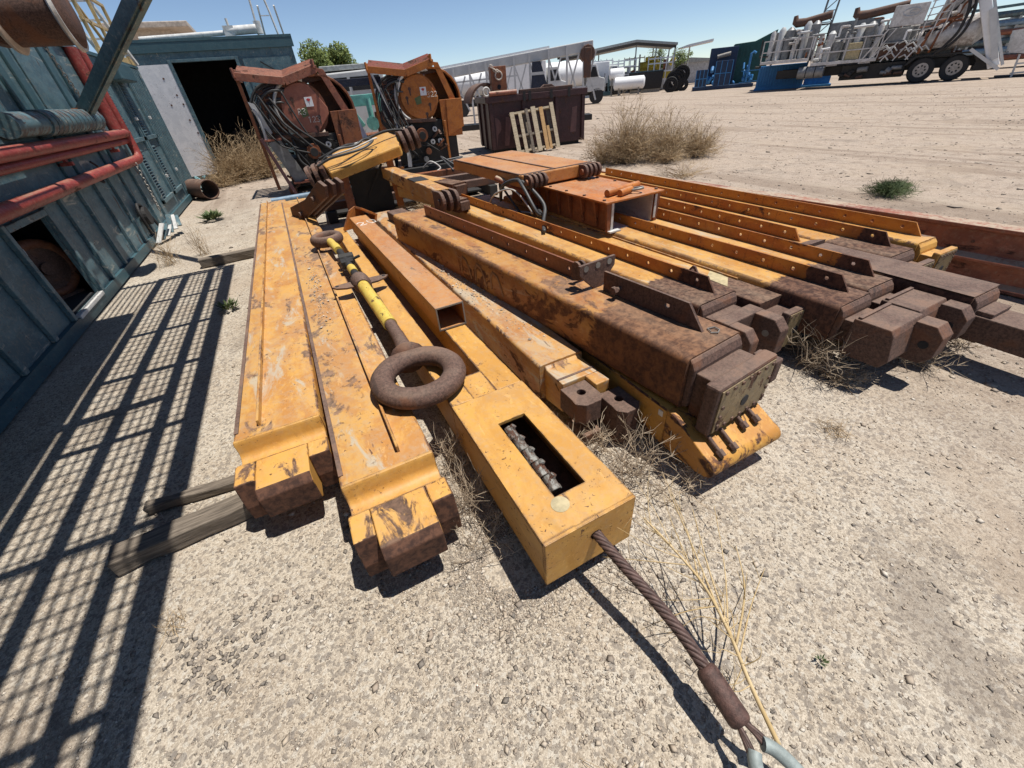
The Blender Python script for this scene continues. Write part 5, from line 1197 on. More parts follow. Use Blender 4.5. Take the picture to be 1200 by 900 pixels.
mb = MB(); mb.box(-.9, 1.1, -.4, .6, 1.6, 2.3); mb.box(-.3, .9, -.5, .5, 2.3, 2.65); mb.cyl((-.5, -.45, 2.0), (.8, -.45, 2.0), .28, 12); mb.build('machine_body', 'machine_yellow', o, .05)
mb = MB(); mb.box(-1.0, 1.2, -.3, .5, .0, 1.6); mb.box(-.9, -.75, -.42, -.3, 1.6, 2.9); mb.build('machine_base', 'grey_white', o, .03)
o = faceroot('small_machine', 'small yellow machine at the right post of the open shed', 'machine', 779, 51); mb = MB(); mb.box(-.5, .5, -.3, .3, .9, 1.5); mb.cyl((.2, -.3, 1.9), (.6, -.3, 2.4), .2, 10); mb.build('machine_body', 'machine_yellow', o, .05); mb = MB(); mb.box(-.7, .7, -.2, .3, 0, .9); mb.cyl((-.3, -.5, .4), (-.3, -.3, .4), .35, 14); mb.build('machine_base', 'grey_white', o, .03)
o = faceroot('gable_hut', 'small white gable hut left of the white tanks', 'hut', 681, 46, off=6)
mb = MB(); mb.box(-1.3, 1.3, 0, 3, 0, 1.9); mb.build('wall', 'grey_white', o)
mb = MB(); mb.prism([(-1.5, 1.85), (0, 2.45), (1.5, 1.85), (1.5, 1.95), (0, 2.56), (-1.5, 1.95)], 'y', -.25, 3.2); mb.prism([(-1.3, 1.901), (1.3, 1.901), (0, 2.42)], 'y', 0, .05); mb.build('roof', 'white_inner', o)
mb = MB(); mb.box(-1.05, 1.05, -.02, -.002, .6, 1.85); mb.build('shutter', 'shed_grey', o)
o = faceroot('grey_shed', 'low grey sheet shed behind the crane boom', 'shed', 640, 55); mb = MB(); mb.box(-4, 2.2, 0, 4, 0, 2.4); mb.build('wall', 'shed_grey', o); mb = MB(); mb.box(-4.2, 2.4, -.3, 4.2, 2.401, 2.55); mb.build('roof', 'roof_tin', o)
for px, D, py, r, l, z, lab in ((722, 46, 88, .42, 1.1, 1.55, 'white tank on legs left of the lower white tank'), (737, 45, 98, .46, 2.4, .85, 'white horizontal tank lying lowest beside the black bins')):
    o = faceroot('white_tank', lab, 'tank', px, D); mb = MB(); mb.tube([(-l / 2 - .12, 0, z), (-l / 2, 0, z), (l / 2, 0, z), (l / 2 + .12, 0, z)], [r * .6, r, r, r * .6], 20); mb.build('tank_shell', 'paper', o, smooth='auto')
    for sx in (-1, 1): mb = MB(); mb.box(sx * l * .35 - .06, sx * l * .35 + .06, -r * .7, r * .7, 0, z - r * .55); mb.build('leg', 'steel', o)
for k, (px, lab) in enumerate(((744, 'left of three black bins under the open shed'), (757, 'middle black bin under the open shed'), (768, 'right black bin under the open shed'))):
    o = faceroot('black_bin', lab, 'bin', px, 47); mb = MB(); mb.prism([(-.5, .25), (.5, .25), (.6, 1.5), (-.6, 1.5)], 'y', 0, 1); mb.build('bin_body', 'black', o, .03); mb = MB(); mb.box(-.62, .62, -.05, 1.05, 1.501, 1.56); mb.build('bin_lid', 'teal_dark', o); mb = MB(); mb.box(-.4, .4, .1, .9, 0, .249); mb.build('bin_base', 'steel', o)
o = faceroot('pump_skid', 'small blue-grey pump skid right of the white gable hut', 'pump', 704, 47); mb = MB(); mb.box(-.9, .9, 0, 1, .0, .3); mb.build('skid_base', 'teal_dark', o)
for k in range(5): mb = MB(); mb.cyl((-.7 + k * .35, .2, .3), (-.7 + k * .35, .2, 1.5 + .2 * (k % 2)), .09, 10); mb.cyl((-.7 + k * .35, .0, .8), (-.7 + k * .35, .4, .8), .14, 10); mb.build('pump_column', 'shed_grey' if k % 2 else 'teal', o)
for k in range(7):
    px, D_ = ((668, 57), (690, 48.6), (703, 49.5), (716, 48.4), (730, 49.2), (771, 49), (741, 58))[k]
    o = faceroot('white_trailer', ('pale trailer frame behind the crane boom', 'white rack trailer above the gable hut roof line', 'white rack trailer with three tiers left of the white tanks', 'white rack trailer directly behind the white tanks', 'white rack trailer touching the black bins', 'white rack trailer under the right end of the shed', 'low white trailer deepest under the shed')[k], 'trailer', px, D_)
    q_ = random.Random(k + 40); hh_ = q_.uniform(2.3, 2.9); mb = MB()
    for z in (.9, 1.5, 2.1, hh_): mb.box(-1.1, 1.1, 0, .08, z - .09, z)
    for q in range(5): mb.box(-1.1 + q * .53, -1.02 + q * .53, -.01, .09, .3, hh_ + .1)
    mb.build('frame', 'paper', o)
    for q in range(5):
        mb = MB(); x = -1 + q * .42; z = q_.choice((.6, .95, 1.55)); mb.box(x, x + q_.uniform(.25, .4), .15, .6, z, z + q_.uniform(.3, .8)) if q % 2 else mb.cyl((x, .2, z), (x + .35, .2, z + q_.uniform(0, .3)), q_.uniform(.1, .22), 10); mb.build('load', ('paper', 'grey_white', 'shed_grey', 'rust_orange', 'black')[(q + k) % 5], o)
    for sx in (-.75, .75): mb = MB(); mb.cyl((sx, -.05, .3), (sx, .1, .3), .3, 14); mb.build('wheel', 'black', o)
for k in range(4):
    o = faceroot('black_roll', ('big', 'upper', 'front', 'small')[k] + ' black rolled hose coil left of the dark blue pump skid', 'hose coil', (791, 797, 786, 800)[k], 44.5 - (k == 2)); rr = (.75, .6, .5, .4)[k]; mb = MB()
    for q in range(5): mb.tube([(rr * (1 - q * .12) * math.cos(t), .1 * (q % 2), rr * (1 + (k == 1) * .9) + rr * (1 - q * .12) * math.sin(t)) for t in [2 * math.pi * i / 22 for i in range(22)]], .055, 6, True)
    mb.build('coil', 'black', o, smooth=True)
for k, (px, D_, ln, tank, lab) in enumerate(((556, 33, 4.5, True, 'white tank truck far behind the left part of the crane boom'), (607, 31, 3.6, False, 'white box truck far behind the middle of the crane boom'), (650, 34, 4.2, True, 'white tank truck far behind the right part of the crane boom'), (698, 47.5, 2.4, False, 'small white box truck between the gable hut and the white tanks'))):
    o = faceroot('white_truck', lab, 'truck', px, D_, off=8); mb = MB()
    if tank: mb.tube([(-ln / 2, .8, 1.75), (-ln / 2 + .1, .8, 1.75), (ln / 2 - .1, .8, 1.75), (ln / 2, .8, 1.75)], [.5, .75, .75, .5], 18)
    else: mb.box(-ln / 2, ln / 2, 0, 1.6, .95, 2.55)
    mb.build('cargo_body', 'paper', o, 0 if tank else .03, 'auto')
    mb = MB(); mb.prism([(ln / 2 + .1, .7), (ln / 2 + .1, 2.2), (ln / 2 + .7, 2.2), (ln / 2 + .95, 1.5), (ln / 2 + 1.3, 1.4), (ln / 2 + 1.3, .7)], 'y', 0, 1.6); mb.build('cab', 'grey_white', o, .04)
    mb = MB(); mb.prism([(ln / 2 + .25, 1.5), (ln / 2 + .25, 2.05), (ln / 2 + .65, 2.05), (ln / 2 + .85, 1.5)], 'y', -.012, -.002); mb.build('window', 'void', o)
    mb = MB(); mb.box(-ln / 2, ln / 2 + 1.3, .3, 1.3, .5, .9); mb.build('chassis', 'black_iron', o)
    for x in (-ln / 2 + .5, -ln / 2 + 1.3, ln / 2 + .8):
        mb = MB(); mb.cyl((x, .0, .45), (x, .35, .45), .45, 18); mb.build('wheel', 'black', o, smooth='auto')
# blue skid unit
o = faceroot('pump_unit', 'dark blue pump unit with radiator panels and bright blue pipework on a skid', 'pump', 843, 42, 103, 4)
mb = MB(); mb.box(-1.95, 2.3, -.2, 1.6, 0, .22); mb.build('skid_base', 'blue_dark', o, .02)
mb = MB(); mb.box(-1.0, .9, .8, 1.5, .3, 2.55); mb.build('enclosure', 'blue_dark', o, .03)
for x0, x1, z1 in ((-1.85, -1.0, 1.3), (-.55, .65, 1.75)):
    mb = MB(); mb.box(x0, x1, -.15, -.05, .25, z1); mb.build('radiator', 'blue_dark', o, .02)
    mb = MB()
    for q in range(4): mb.box(x0 + q * (x1 - x0 - .05) / 3, x0 + .05 + q * (x1 - x0 - .05) / 3, -.18, -.151, .25, z1)
    mb.box(x0, x1, -.177, -.152, z1 * .55, z1 * .55 + .05); mb.each('radiator_bar', 'blue', o)
r_ = random.Random(9)
for k in range(16): 
    mb = MB(); x = r_.uniform(.65, 2.2) if k > 5 else r_.uniform(-1.0, -.5); z = r_.uniform(.3, 1.2); mb.cyl((x, -.1, z), (x + r_.uniform(-.1, .1), r_.uniform(0, .3), z + r_.uniform(.1, .5)), r_.uniform(.06, .14), 10); mb.each('blue_pipe', 'blue', o, smooth='auto')
mb = MB(); mb.tube([(1.75, -.1, .3), (1.75, -.1, 2.0), (1.9, -.1, 2.1), (2.05, -.1, 2.0)], .08, 8); mb.bar((1.3, -.1, .3), (2.5, -.1, .35), .05, .05); mb.bar((1.3, -.1, 1.0), (2.5, -.1, 1.0), .05, .05); mb.build('riser', 'blue', o)
mb = MB(); mb.cyl((-.5, .6, 2.0), (.4, .6, 2.15), .13, 12); mb.build('silencer', 'steel', o, smooth='auto')
o = faceroot('green_tank', 'dark green angular tank behind the blue pump unit', 'tank', 868, 44, 100, 4); mb = MB(); mb.prism([(-1.0, .2), (1.4, .2), (1.75, 3.3), (.4, 2.75), (-1.0, 2.7)], 'y', 0, 1.6); mb.build('tank_body', 'green', o, .03); mb = MB()
for q in range(6): mb.box(-.9 + q * .2, -.84 + q * .2, -.03, -.002, 1.9, 2.6)
mb.each('tank_rib', 'green', o)
o = faceroot('white_canopy', 'thin white canopy on one post between the shed and the blue unit', 'canopy', 800, 60, 90); mb = MB(); mb.prism([(-.9, 3.25), (2.6, 3.6), (2.6, 3.8), (.2, 3.55), (-.9, 3.3)], 'y', 0, 3); mb.build('roof', 'paper', o); mb = MB(); mb.cyl((.3, .5, 0), (.3, .5, 3.4), .08, 8); mb.build('post', 'grey_white', o)
o = faceroot('blue_container', 'bright blue corrugated container below the white rig deck', 'container', 912, 35.5, 98, 0)
mb = MB(); mb.box(-1.25, 1.3, 0, 1.8, .1, 1.22); mb.build('container_body', 'blue', o)
mb = MB()
for q in range(17): mb.box(-1.2 + q * .148, -1.12 + q * .148, -.035, -.001, .2, 1.15)
mb.each('corrugation', 'blue', o, .008)
mb = MB(); mb.box(-1.3, 2.8, -.06, 1.9, .0, .099); mb.box(1.4, 2.7, .3, 1.5, .1, .6); mb.build('base_rail', 'blue', o)

# ------------------------------------------------------------------ white rig truck
tk = thing('rig_truck', 'white oilfield rig truck with railed decks, rusty exhausts and twin black rear wheels', 'truck', (30.28, 13.1, 0), R(-66.3))
for x in (-.62, .62):
    mb = MB(); mb.tube([(x, -.02, .52), (x, .02, .52), (x, .28, .52), (x, .32, .52)], [.47, .52, .52, .47], 32); wl = mb.build('wheel', 'black', tk, smooth='auto')
    mb = MB(); mb.tube([(x, -.03, .52), (x, -.021, .52)], [.25, .29], 24); mb.build('rim', 'cream', wl, smooth='auto')
    mb = MB()
    for q in range(8): mb.cyl((x + .17 * math.cos(q * .785), -.036, .52 + .17 * math.sin(q * .785)), (x + .17 * math.cos(q * .785), -.0305, .52 + .17 * math.sin(q * .785)), .04, 8)
    mb.each('rim_hole', 'black_iron', wl)
    mb = MB(); mb.cyl((x, -.06, .52), (x, -.031, .52), .07, 12); mb.build('hub', 'cream', wl)
    mb = MB(); mb.tube([(x, 1.7, .52), (x, 2.3, .52)], [.52, .52], 24); mb.build('far_wheel', 'black', tk, smooth='auto')
mb = MB(); mb.prism([(-1.35, .75), (-1.2, 1.02), (-1.0, 1.12), (1.1, 1.12), (1.35, .9), (1.4, .72), (1.3, .72), (1.05, 1.05), (-.95, 1.05), (-1.25, .75)], 'y', -.08, .5); mb.build('fender', 'black_iron', tk, .01)
mb = MB(); mb.box(-7.2, 1.8, .3, .5, .55, .95); mb.box(-7.2, 1.8, 1.6, 1.8, .55, .95); mb.box(-4.0, -1.3, .1, 1.9, .3, .95); mb.box(1.3, 1.9, .0, 2.0, .35, .9); mb.build('chassis', 'black_iron', tk, .02)
for k in range(3):
    mb = MB(); mb.cyl((-6.0 + k * .42, -.15, .78), (-5.62 + k * .42, -.15, .78), .28, 18); mb.build('air_tank', 'tile_grey', tk, smooth='auto')
for x0, x1, z in ((-8.1, -5.7, 1.30), (-5.5, -2.6, 1.05)):
    mb = MB(); mb.box(x0, x1, -.3, 2.2, z, z + .14); mb.build('deck', 'white', tk, .01)
    mb = MB(); nn = max(3, int((x1 - x0) / .6))
    for q in range(nn + 1):
        x = x0 + (x1 - x0) * q / nn; mb.bar((x, -.27, z + .14), (x, -.27, z + 1.05), .045, .045, (1, 0, 0))
    for zz in (.55, 1.05): mb.bar((x0, -.27, z + zz), (x1, -.27, z + zz), .05, .05)
    mb.build('handrail', 'white', tk)
r_ = random.Random(5)
for k in range(13):     # silencers, filters and engine lumps on the decks
    x = -7.9 + k * .42; z0 = 1.45 if x < -5.7 else 1.2; h_ = r_.uniform(.9, 1.65)
    mb = MB(); yq = r_.uniform(.1, .6); mb.tube([(x, yq, z0), (x, yq, z0 + h_ * .9), (x, yq, z0 + h_)], [(.13 + .05 * (k % 3)), (.13 + .05 * (k % 3)), .07], 12); mb.build('upright_cylinder', ('white', 'grey_white', 'tile_grey')[k % 3], tk, smooth='auto')
mb = MB(); mb.box(-8.0, -5.9, .7, 1.8, 1.45, 2.75); mb.box(-5.2, -3.0, .7, 1.8, 1.2, 2.85); mb.box(-2.9, .5, .9, 1.8, .96, 2.5); mb.each('engine_block', 'tile_grey', tk, .03)
for k in range(64):
    mb = MB(); x, y_, z = r_.uniform(-8.0, .9), r_.uniform(-.1, .6), r_.uniform(1.3, 2.7)
    p_ = Vector((x, y_, z)); pts = [p_]
    for q in range(3):
        dd = r_.choice((Vector((1, 0, 0)), Vector((0, 0, 1)), Vector((0, 0, -1)), Vector((-1, 0, 0)), Vector((0, -1, 0)))) * r_.uniform(.15, .55); p_ = p_ + dd
        p_.z = min(2.9, max(1.15, p_.z)); p_.y = max(-.2, p_.y); pts.append(p_.copy())
    mb.tube(pts, r_.choice((.03, .045, .06)), 7); mb.build('piping', ('white', 'grey_white', 'paper', 'tile_grey', 'black_iron', 'rust_orange')[k % 6], tk)
for k in range(12):
    mb = MB(); x, z = r_.uniform(-4.2, 1.2), r_.uniform(.35, .8); x = -4.2 + (x + 4.2) * .48; mb.cyl((x, -.02, z), (x + r_.uniform(.1, .5), -.08, z + r_.uniform(-.1, .1)), r_.uniform(.05, .13), 10); mb.build('undergear', ('black_iron', 'rust', 'tile_grey')[k % 3], tk, smooth='auto')
mb = MB(); mb.box(-4.0, -3.4, -.2, .2, 1.2, 1.9); mb.build('orange_panel', 'tan_patch', tk, .02)
for x0, x1, z in ((-7.0, -5.3, 3.05), (-4.2, -2.1, 3.02)):
    mb = MB(); mb.tube([(x0 - .05, .8, z + .33), (x0, .8, z + .05), (x0 + .1, .8, z), (x0 + .5, .8, z), (x1, .8, z + .18)], [.10, .16, .20, .19, .18], 14); mb.build('exhaust', 'rust', tk, smooth='auto')
    mb = MB(); mb.cyl((x0 + .6, .8, 2.2), (x0 + .6, .8, z - .1), .1, 10); mb.build('exhaust_stand', 'tile_grey', tk)
mb = MB(); mb.box(-2.55, -1.25, -.2, -.12, 2.35, 3.15); pnl = mb.build('cab_panel', 'white', tk, .02)
mb = MB(); mb.tube([(-1.85 + .32 * math.cos(t), -.203, 2.85 + .15 * math.sin(t)) for t in [2 * math.pi * i / 24 for i in range(24)]], .022, 5, True); mb.tube([(-1.72, -.203, 2.90), (-1.80, -.203, 2.93), (-1.9, -.203, 2.90), (-1.92, -.203, 2.84), (-1.86, -.203, 2.79), (-1.74, -.203, 2.80)], .02, 5); mb.build('oval_emblem', 'shed_grey', pnl)
mb = MB(); mb.box(-2.55, -1.25, -.1, 1.6, 1.7, 1.78); mb.box(-2.5, -1.6, .0, .8, 1.78, 2.3); mb.build('control_desk', 'tile_grey', tk, .02)
mb = MB()
for q in range(6): mb.bar((-1.2, -.2, 2.1 + q * .26), (-.45, -.2, 2.2 + q * .26), .04, .04)
for x in (-1.2, -.8, -.45): mb.bar((x, -.2, 1.7), (x + .12, -.2, 3.55), .05, .05, (0, 1, 0))
for q in range(4): mb.bar((-2.9 + q * .5, -.22, 1.0), (-2.45 + q * .5, -.22, 1.75), .05, .05, (0, 1, 0))
mb.bar((-3.3, -.25, 1.0), (-2.5, -.25, 2.3), .06, .16, (0, 1, 0)); mb.bar((-3.0, -.25, 1.0), (-2.2, -.25, 2.3), .05, .05, (0, 1, 0)); mb.build('stair_rail', 'white', tk)
mb = MB(); mb.box(-2.6, -1.2, .0, 1.4, 1.1, 1.7); mb.build('valve_bank', 'rust', tk, .03)
mb = MB()
for q in range(14): a = Vector((r_.uniform(-2.6, -.9), -.1, r_.uniform(1.05, 1.7))); mb.tube([a, a + Vector((.2, -.08, .1)), a + Vector((.4, -.02, -.1))], .03, 6)
mb.build('valve_pipes', 'grey_white', tk)
mb = MB(); mb.tube([(-1.4, .5, 1.55), (-1.2, .5, 1.6), (-.6, .5, 1.75), (.8, .5, 1.95), (1.1, .5, 2.0)], [.3, .45, .55, .62, .4], 24); mb.build('tank', 'white', tk, smooth='auto')
mb = MB(); mb.tube([(-1.0, -.1, 1.2), (-.9, -.1, 1.9), (-.6, -.08, 2.35), (.1, -.1, 2.5)], .07, 8); mb.tube([(-.6, -.05, 1.2), (-.5, -.05, 1.9), (-.2, -.02, 2.3)], .05, 8); mb.build('rusty_pipe', 'rust_orange', tk, smooth=True)
mb = MB(); mb.bar((.1, -.1, 3.9), (2.0, -.1, .45), .3, .38, (1, 0, 0)); mb.build('loading_chute', 'paper', tk, .03); mb = MB(); mb.bar((.38, -.12, 3.9), (2.28, -.12, .5), .08, .1, (1, 0, 0)); mb.build('chute_rail', 'grey_white', tk)
mb = MB(); mb.bar((1.0, -.32, 2.6), (1.9, -.32, .75), .05, .22, (1, 0, 0)); mb.bar((.9, -.32, 1.2), (2.2, -.32, .35), .06, .12, (0, 0, 1)); mb.build('chute_brace', 'grey_white', tk)
for q in range(2):
    mb = MB(); mb.tube(spline([Vector((-.35 + q * .25, -.35, 3.6)), Vector((.15 + q * .2, -.4, 2.9)), Vector((.2 + q * .2, -.4, 2.0)), Vector((-.1 + q * .15, -.38, 1.4)), Vector((-.35, -.3, 1.15))], 8), .06, 8); mb.build('black_hose', 'black', tk, smooth=True)
mb = MB(); mb.prism([(-.9, 2.45), (.3, 2.45), (.5, 3.5), (-.3, 3.7), (-.7, 3.2)], 'y', .5, 1.2); mb.build('upper_housing', 'white', tk, .03)
for k in range(8):
    mb = MB(); a_ = Vector((-.9 + .16 * k, .2, 2.3 + .1 * (k % 3))); mb.tube([a_, a_ + Vector((.1, -.1, .4)), a_ + Vector((.35, -.05, .7)), a_ + Vector((.4, .1, 1.1))], .045, 7); mb.build('upper_pipe', ('cream', 'rust_orange', 'grey_white', 'black_iron')[k % 4], tk, smooth=True)
mb = MB(); mb.box(1.2, 1.6, -.1, .4, 3.0, 3.2); mb.bar((.9, -.1, 3.3), (1.3, -.1, 3.1), .05, .05); mb.build('chute_latch', 'black_iron', tk)
hp = thing('hopper', 'grey-white open hopper trough standing right of the rig truck', 'hopper', (31.6, 10.2, 0), R(-66.3))
mb = MB(); mb.prism([(-.9, .95), (-1.05, 1.75), (2.6, 2.0), (2.6, 1.2), (.4, .75)], 'y', 0, .06); mb.prism([(-.9, .95), (-1.05, 1.75), (2.6, 2.0), (2.6, 1.2), (.4, .75)], 'y', 1.4, 1.46); mb.prism([(-.9, .95), (.4, .75), (2.6, 1.2), (2.6, 1.26), (.4, .81), (-.9, 1.01)], 'y', .061, 1.399); mb.build('trough', 'white', hp)
mb = MB()
for q in range(5): mb.bar((-.4 + q * .7, .1, .0), (-.5 + q * .7, .1, .85), .07, .07, (0, 1, 0))
mb.bar((-.5, .1, .15), (2.6, .1, .3), .06, .06); mb.bar((-.5, .1, .5), (2.6, .1, .65), .06, .06); mb.build('leg_frame', 'grey_white', hp)
mb = MB(); mb.box(-.9, 2.6, .2, 1.3, 0, .06); mb.build('base', 'black_iron', hp)
pr = faceroot('pipe_rack', 'long rack of rusty, teal and blue-grey pipes at the far right edge behind the hopper', 'pipe rack', 1185, 44, 60, 12)
for q in range(6): MB().box(-4 + q * 1.8, -3.88 + q * 1.8, 0, 2.0, 0, 2.5).build('rack_post', 'roof_tin', pr)
for q in range(18):
    mb = MB(); z = .5 + (q // 3) * .42; mb.cyl((-4.4, .05 + (q % 3) * .7, z), (6, .05 + (q % 3) * .7, z + .08), .15, 8); mb.build('pipe', ('rust_red', 'shed_grey', 'teal', 'rust', 'pipe_blue', 'cream')[(q * 5 + q // 3) % 6], pr, smooth='auto')
mb = MB(); mb.bar((-4, .2, 2.9), (6, .2, 3.2), .5, .12); mb.build('rack_cover', 'teal', pr)
for k, (px, D_, w_, h_, mt, lab) in enumerate(((805, 66, 7, 2.0, 'shed_grey', 'low grey storage shed far behind the black hose coils'), (1010, 62, 9, 2.2, 'cream', 'long beige storage shed far behind the rig truck'), (1150, 66, 9, 2.4, 'roof_tin', 'grey storage shed far behind the hopper'), (585, 62, 6, 1.9, 'cream', 'pale low shed far behind the crane boom'))):
    o = faceroot('storage_shed', lab, 'shed', px, D_)
    mb = MB(); mb.box(-w_ / 2, w_ / 2, 0, 5, 0, h_); mb.build('wall', mt, o)
    mb = MB(); mb.prism([(-w_ / 2 - .2, h_ + .002), (w_ / 2 + .2, h_ + .002), (w_ / 2 + .2, h_ + .1), (0, h_ + .5), (-w_ / 2 - .2, h_ + .1)], 'y', -.3, 5.2); mb.build('roof', 'roof_tin', o)
    mb = MB(); mb.box(-w_ * .3, -w_ * .1, -.02, -.002, 0, h_ * .8); mb.build('door', 'void', o)
ms = thing('lattice_mast', 'slim grey lattice mast rising out of view behind the rig truck', 'mast', tuple(at(955, 60, 36).xy) + (0,), R(-60))
mb = MB()
for sx in (-.28, .28):
    for sy in (0, .5): mb.bar((sx, sy, 0), (sx * .95 + .35, sy, 7), .07, .07, (1, 0, 0))
for q in range(14):
    z = q * .5; k = .35 * z / 7; s_2 = 1 if q % 2 else -1
    mb.bar((-.28 * s_2 + k, 0, z), (.28 * s_2 + k, 0, z + .5), .045, .045, (0, 1, 0)); mb.bar((-.28 + k, 0, z), (.28 + k, 0, z), .04, .04)
mb.build('lattice', 'tile_grey', ms)

# ------------------------------------------------------------------ timbers, weeds, bushes, trees
def timber(label, p0, p1, w_, h_, z=0.0):
    p0, p1 = Vector(p0), Vector(p1); d = p1 - p0; L_ = d.length
    mb = MB(); k = 8; vs = []
    o = thing  # noqa
    pr = rrect(w_, 0, h_, .008, 2); n = len(pr)
    for i in range(k + 1):
        for p in pr:
            j = noise.noise(Vector((i * .9 + p0.x * 9, p[0] * 20, p[1] * 20))) * .008; vs.append((L_ * i / k + (noise.noise(Vector((p[0] * 60, p[1] * 60, p0.x))) * .015 if i in (0, k) else 0), p[0] + j, p[1] + j))
    fs = [(i * n + q, i * n + (q + 1) % n, (i + 1) * n + (q + 1) % n, (i + 1) * n + q) for i in range(k) for q in range(n)] + [tuple(range(n)), tuple(k * n + q for q in range(n - 1, -1, -1))]
    mb.add(vs, fs); ob = mb.build('timber', 'timber', None, loc=(p0.x, p0.y, z), rotz=math.atan2(d.y, d.x)); return tag(ob, label, 'timber', 'old timbers under the leftmost beam')
timber('thick grey timber under the front of the leftmost beam, nearest the camera', (-1.17, 1.60, 0), (-.30, 1.66, 0), .105, .085)
timber('thin grey timber just behind the thick timber at the leftmost beam', (-1.12, 1.88, 0), (-.3, 1.80, 0), .05, .05)
timber('old timber poking out under the middle of the leftmost beam', (-1.33, 6.05, 0), (-.2, 6.1, 0), .10, .10)

def strands(mb, base, nst, h, spread, seed, r=.0022, seg=6, branch=.6, droop=.25, bias=(0, 0)):
    q = random.Random(seed); base = Vector(base)
    for _ in range(nst):
        a = q.uniform(0, 2 * math.pi); ht_ = h * q.uniform(.45, 1.0); sp = spread * math.sqrt(q.random())
        end = base + Vector((math.cos(a) * sp + bias[0], math.sin(a) * sp + bias[1], ht_ * (1 - droop * (sp / max(spread, .01)))))
        st = base + Vector((q.gauss(0, .03 + spread * .12), q.gauss(0, .03 + spread * .12), 0))
        mid = st.lerp(end, .5) + Vector((q.gauss(0, .06) * h, q.gauss(0, .06) * h, h * .12))
        pts = [st * (1 - t) ** 2 + mid * 2 * t * (1 - t) + end * t * t for t in [i / seg for i in range(seg + 1)]]
        for i in range(1, seg): pts[i] = pts[i] + Vector((q.gauss(0, .012), q.gauss(0, .012), q.gauss(0, .008))) * h
        mb.tube(pts, [r * (1 - .7 * i / seg) for i in range(seg + 1)], 3)
        nb = int(branch * 4 * q.random() + .5)
        for _b in range(nb):
            i = q.randint(1, seg - 1); p = pts[i]; dd = (end - st).normalized(); off = Vector((q.gauss(0, 1), q.gauss(0, 1), q.gauss(0.3, .6))).normalized()
            e = p + (dd * .6 + off * .7).normalized() * h * q.uniform(.12, .35)
            m_ = p.lerp(e, .5) + Vector((q.gauss(0, .02), q.gauss(0, .02), q.gauss(0, .02))) * h
            mb.tube([p, m_, e], [r * .7, r * .55, r * .25], 3)
    return mb
def dome(mb, base, nst, rx, rz_, seed, r, flat=1.0):
    q = random.Random(seed); base = Vector(base)
    for _ in range(nst):
        d = Vector((q.gauss(0, 1), q.gauss(0, 1), abs(q.gauss(0, 1)) * .9 + .05)).normalized(); k = q.uniform(.45, 1.0)
        e = base + Vector((d.x * rx * k, d.y * rx * k, d.z * rz_ * k)); s0 = base + Vector((q.gauss(0, .12) * rx, q.gauss(0, .12) * rx, q.uniform(0, .08)))
        m1 = s0.lerp(e, .5) + Vector((q.gauss(0, .1), q.gauss(0, .1), abs(q.gauss(.08, .1)))) * rx
        pts = [s0 * (1 - t) ** 2 + m1 * 2 * t * (1 - t) + e * t * t for t in [i / 6 for i in range(7)]]
        mb.tube(pts, [r * (1 - .7 * i / 6) for i in range(7)], 3)
        for _b in range(q.randint(2, 5)):
            i = q.randint(2, 6); p = pts[i]; dd = (d + Vector((q.gauss(0, .8), q.gauss(0, .8), q.gauss(.1, .6)))).normalized(); e2 = p + dd * rx * q.uniform(.1, .32); m2 = p.lerp(e2, .5) + Vector((q.gauss(0, .03), q.gauss(0, .03), q.gauss(.02, .03))) * rx
            if e2.z < 0: continue
            mb.tube([p, m2, e2], [r * .7, r * .55, r * .3], 3)
    return mb
def bush(name, label, cat, loc, nst, h, spread, seed, mat='straw', r=.003, branch=.8, droop=.3, group=None, sub=()):
    mb = MB(); strands(mb, (0, 0, 0), nst, h, spread, seed, r, 6, branch, droop)
    for dx_, dy_, n2, h2, s2_ in sub: strands(mb, (dx_, dy_, 0), n2, h2, s2_, seed + 3, r, 6, branch, droop)
    return tag(mb.build(name, mat, None, loc=loc), label, cat, group)
mb = MB(); dome(mb, (0, 0, 0), 620, .85, 1.2, 11, .0042); dome(mb, (.7, -.35, 0), 460, .8, 1.0, 12, .004); dome(mb, (1.25, -.7, 0), 300, .65, .75, 13, .004); dome(mb, (-.4, .3, 0), 160, .55, .7, 14, .004); dome(mb, (.4, -.75, 0), 160, .5, .35, 15, .004)
tag(mb.build('tumbleweed', 'straw', None, loc=(6.45, 7.6, 0)), 'large round dry tumbleweed bush right of the maroon scrap bin', 'dry bush')
mb = MB(); dome(mb, (0, 0, 0), 520, .85, 1.15, 21, .005); dome(mb, (.65, .2, 0), 420, .8, 1.3, 22, .005); dome(mb, (-.3, -.5, 0), 160, .5, .5, 23, .005)
tag(mb.build('tumbleweed', 'straw', None, loc=(-1.3, 13.7, 0)), 'dry brown bush between the skid house corner and the rust-red winch', 'dry bush')
mb = MB(); dome(mb, (0, 0, 0), 320, .7, .9, 31, .006)
tag(mb.build('tumbleweed', 'straw', None, loc=(1.9, 12.6, 0)), 'dark dry bush in the gap between the two winches', 'dry bush')
bush('dry_weed', 'dry straw weed growing between the second nosed beam and the slotted block', 'weed', (.235, 1.12, 0), 26, .36, .17, 21, 'twig', .0018, 4.0, .5, sub=((.0, .25, 16, .3, .08), (-.02, -.18, 16, .16, .2)))
bush('dry_weed', 'dry twiggy weed in front of the wedge nose', 'weed', (1.0, .92, 0), 26, .34, .30, 22, 'twig', .0021, 4.0, .5, sub=((.0, -.18, 14, .2, .28), (-.15, .2, 12, .3, .15)))
bush('dry_weed', 'dry weed clump below the fork of the beam with the grimy end plate', 'weed', (2.42, 1.02, 0), 44, .36, .27, 23, 'twig', .0024, 3.5, .4, sub=((.0, -.15, 60, .12, .2),))
